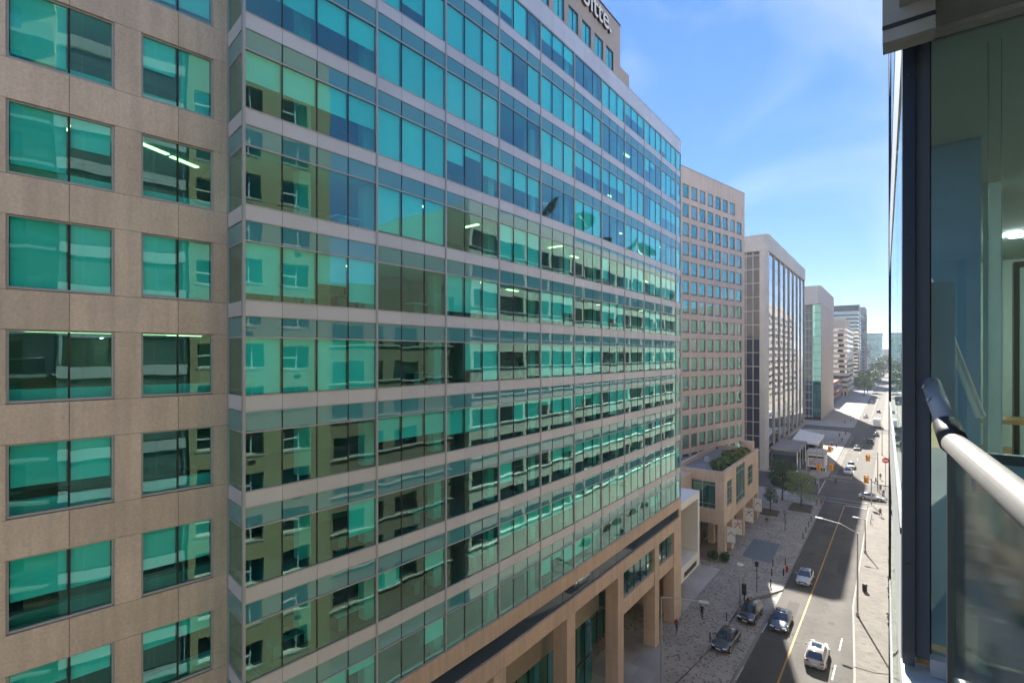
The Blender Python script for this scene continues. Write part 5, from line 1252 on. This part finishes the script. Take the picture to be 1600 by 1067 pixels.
# ---------------------------------------------------------------- people
def person(x, y, rz, top, legs, lab, stride=0.25, hair=(0.03, 0.025, 0.02), z=KH, bag=None, h=1.74):
    t = thing('person', (x, y, z), lab, 'person', 'people walking', rz)
    B = WM[t.name] @ Matrix.Scale(h / 1.75, 4)
    J = {'pel': (0, 0, 0.96, .135), 'wst': (0, 0, 1.12, .12), 'cst': (0, 0.01, 1.34, .145), 'nck': (0, 0.0, 1.49, .06), 'hd0': (0, -0.01, 1.58, .075), 'hd1': (0, -0.01, 1.68, .085),
         'lh': (.1, 0, 0.90, .095), 'lk': (.1, -stride*0.55, 0.50, .06), 'lf': (.1, -stride, 0.09, .042), 'lt': (.1, -stride-0.13, 0.04, .04),
         'rh': (-.1, 0, 0.90, .095), 'rk': (-.1, stride*0.35, 0.50, .06), 'rf': (-.1, stride, 0.10, .042), 'rt': (-.1, stride-0.12, 0.04, .04),
         'ls': (.19, 0, 1.42, .06), 'le': (.23, stride*0.4, 1.16, .045), 'lw': (.22, stride*0.3-0.04, 0.92, .034), 'lm': (.22, stride*0.3-0.07, 0.83, .036),
         'rs': (-.19, 0, 1.42, .06), 're': (-.23, -stride*0.25, 1.16, .045), 'rw': (-.22, -stride*0.6-0.05, 0.94, .034), 'rm': (-.22, -stride*0.6-0.1, 0.86, .036)}
    E_ = [('pel','wst'),('wst','cst'),('cst','nck'),('nck','hd0'),('hd0','hd1'),('pel','lh'),('lh','lk'),('lk','lf'),('lf','lt'),('pel','rh'),('rh','rk'),('rk','rf'),('rf','rt'),('cst','ls'),('ls','le'),('le','lw'),('lw','lm'),('cst','rs'),('rs','re'),('re','rw'),('rw','rm')]
    ks = list(J); me = bpy.data.meshes.new('person'); me.from_pydata([J[k][:3] for k in ks], [(ks.index(a), ks.index(b)) for a, b in E_], [])
    o = bpy.data.objects.new('tmp', me); COL.objects.link(o); md = o.modifiers.new('s', 'SKIN')
    for k, sv in zip(ks, me.skin_vertices[0].data): sv.radius = (J[k][3], J[k][3]); sv.use_root = (k == 'pel')
    sb = o.modifiers.new('d', 'SUBSURF'); sb.levels = 1; sb.render_levels = 1
    dg = bpy.context.evaluated_depsgraph_get(); bmsh = bpy.data.meshes.new_from_object(o.evaluated_get(dg)); bpy.data.objects.remove(o)
    bmsh.materials.clear(); ms = [mat('cloth_%.2f_%.2f_%.2f' % top, top, 0.85), mat('cloth_%.2f_%.2f_%.2f' % legs, legs, 0.85), SKIN, mat('hair_%.2f' % hair[0], hair, 0.7), BLACK]
    for m in ms: bmsh.materials.append(m)
    for p in bmsh.polygons:
        p.use_smooth = True; c = p.center
        p.material_index = (4 if c.z < 0.1 else 1 if c.z < 0.98 and abs(c.x) < 0.185 else 2 if (c.z < 1.0 and abs(c.x) >= 0.185) else 0 if c.z < 1.5 else (3 if (c.z > 1.68 or c.y > 0.02) else 2))
    mesh_obj('body', bmsh, None, t, B)
    if bag: mesh_obj('bag', box_mesh(0.12, 0.3, 0.32, mat('bag_cloth', bag, 0.8), 0.04), None, t, B @ Matrix.Translation((0.27, 0.05, 0.85)))
person(-17.7, 59.7, R(10), (0.02, 0.02, 0.022), (0.02, 0.02, 0.025), 'person in black walking towards the camera on the speckled pavers', 0.24)
person(-19.0, 54.9, R(170), (0.25, 0.04, 0.04), (0.05, 0.07, 0.12), 'person in a red top walking away beside the granite pier', 0.2)
person(-11.6, 118.6, R(30), (0.30, 0.12, 0.07), (0.25, 0.10, 0.07), 'person in rust coloured clothes standing by the larger planter', 0.12, bag=(0.3, 0.1, 0.06))
person(-12.2, 118.0, R(200), (0.35, 0.15, 0.1), (0.3, 0.2, 0.15), 'person in pale red top beside the rust clothed one', 0.15)
person(-10.8, 141.0, R(80), (0.015, 0.015, 0.018), (0.02, 0.02, 0.02), 'person in black crossing the side of the junction', 0.3, z=0.01)
person(-3.2, 146.8, R(60), (0.03, 0.03, 0.035), (0.05, 0.05, 0.06), 'person in dark clothes at the sunny far corner', 0.28)
person(-2.2, 138.5, R(190), (0.05, 0.05, 0.06), (0.06, 0.05, 0.04), 'person in grey beside the signal mast', 0.2)
person(-1.6, 134.5, R(20), (0.10, 0.09, 0.09), (0.03, 0.03, 0.03), 'person in brown standing under the round red sign', 0.15)
person(-1.9, 118.0, R(15), (0.20, 0.22, 0.28), (0.03, 0.03, 0.04), 'person in a grey blue top walking on the sunny pavement by the bike racks', 0.24)
person(-2.4, 152.5, R(180), (0.04, 0.04, 0.05), (0.10, 0.10, 0.12), 'person in dark jacket past the far sunny corner', 0.22)
person(-17.3, 150.5, R(90), (0.32, 0.32, 0.33), (0.04, 0.04, 0.05), 'person in a pale shirt in front of the white kiosk', 0.2)
person(-20.6, 148.2, R(45), (0.05, 0.06, 0.10), (0.03, 0.03, 0.03), 'person in navy beside the grey station canopy', 0.2)
person(-18.2, 100.5, R(200), (0.30, 0.28, 0.24), (0.06, 0.07, 0.10), 'person in beige walking past the podium piers', 0.22, bag=(0.04, 0.04, 0.04))
for i, (x, y) in enumerate(((-15.0, 186), (-14.6, 193), (-16.5, 200), (-14.2, 210), (-15.8, 222), (-14.3, 228), (-17, 268), (-15.2, 275), (-16.0, 290))):
    person(x, y, R(i * 40), ((0.03, 0.03, 0.04), (0.25, 0.05, 0.06), (0.2, 0.2, 0.22))[i % 3], (0.03, 0.03, 0.05), 'pedestrian number %s from the kiosk on the shaded far pavement' % ['one', 'two', 'three', 'four', 'five', 'six', 'seven', 'eight', 'nine'][i], 0.2)

# ---------------------------------------------------------------- summer haze over the whole street
def haze():
    me = bpy.data.meshes.new('haze'); x0, x1, y0, y1, z0, z1 = -2490, 2490, -390, 4490, -1.2, 96
    me.from_pydata([(x0, y0, z0), (x1, y0, z0), (x1, y1, z0), (x0, y1, z0), (x0, y0, z1), (x1, y0, z1), (x1, y1, z1), (x0, y1, z1)], [], CUBE_F)
    m = bpy.data.materials.new('haze_air'); m.use_nodes = True; N = m.node_tree.nodes
    for n in list(N): N.remove(n)
    o = N.new('ShaderNodeOutputMaterial'); v = N.new('ShaderNodeVolumePrincipled'); v.inputs['Color'].default_value = (0.80, 0.90, 1.0, 1)
    v.inputs['Density'].default_value = HAZE; v.inputs['Anisotropy'].default_value = 0.1
    m.node_tree.links.new(v.outputs[0], o.inputs['Volume'])
    ob = mesh_obj('haze', me, m); ob['kind'] = 'stuff'
HAZE = 0.00015
haze()
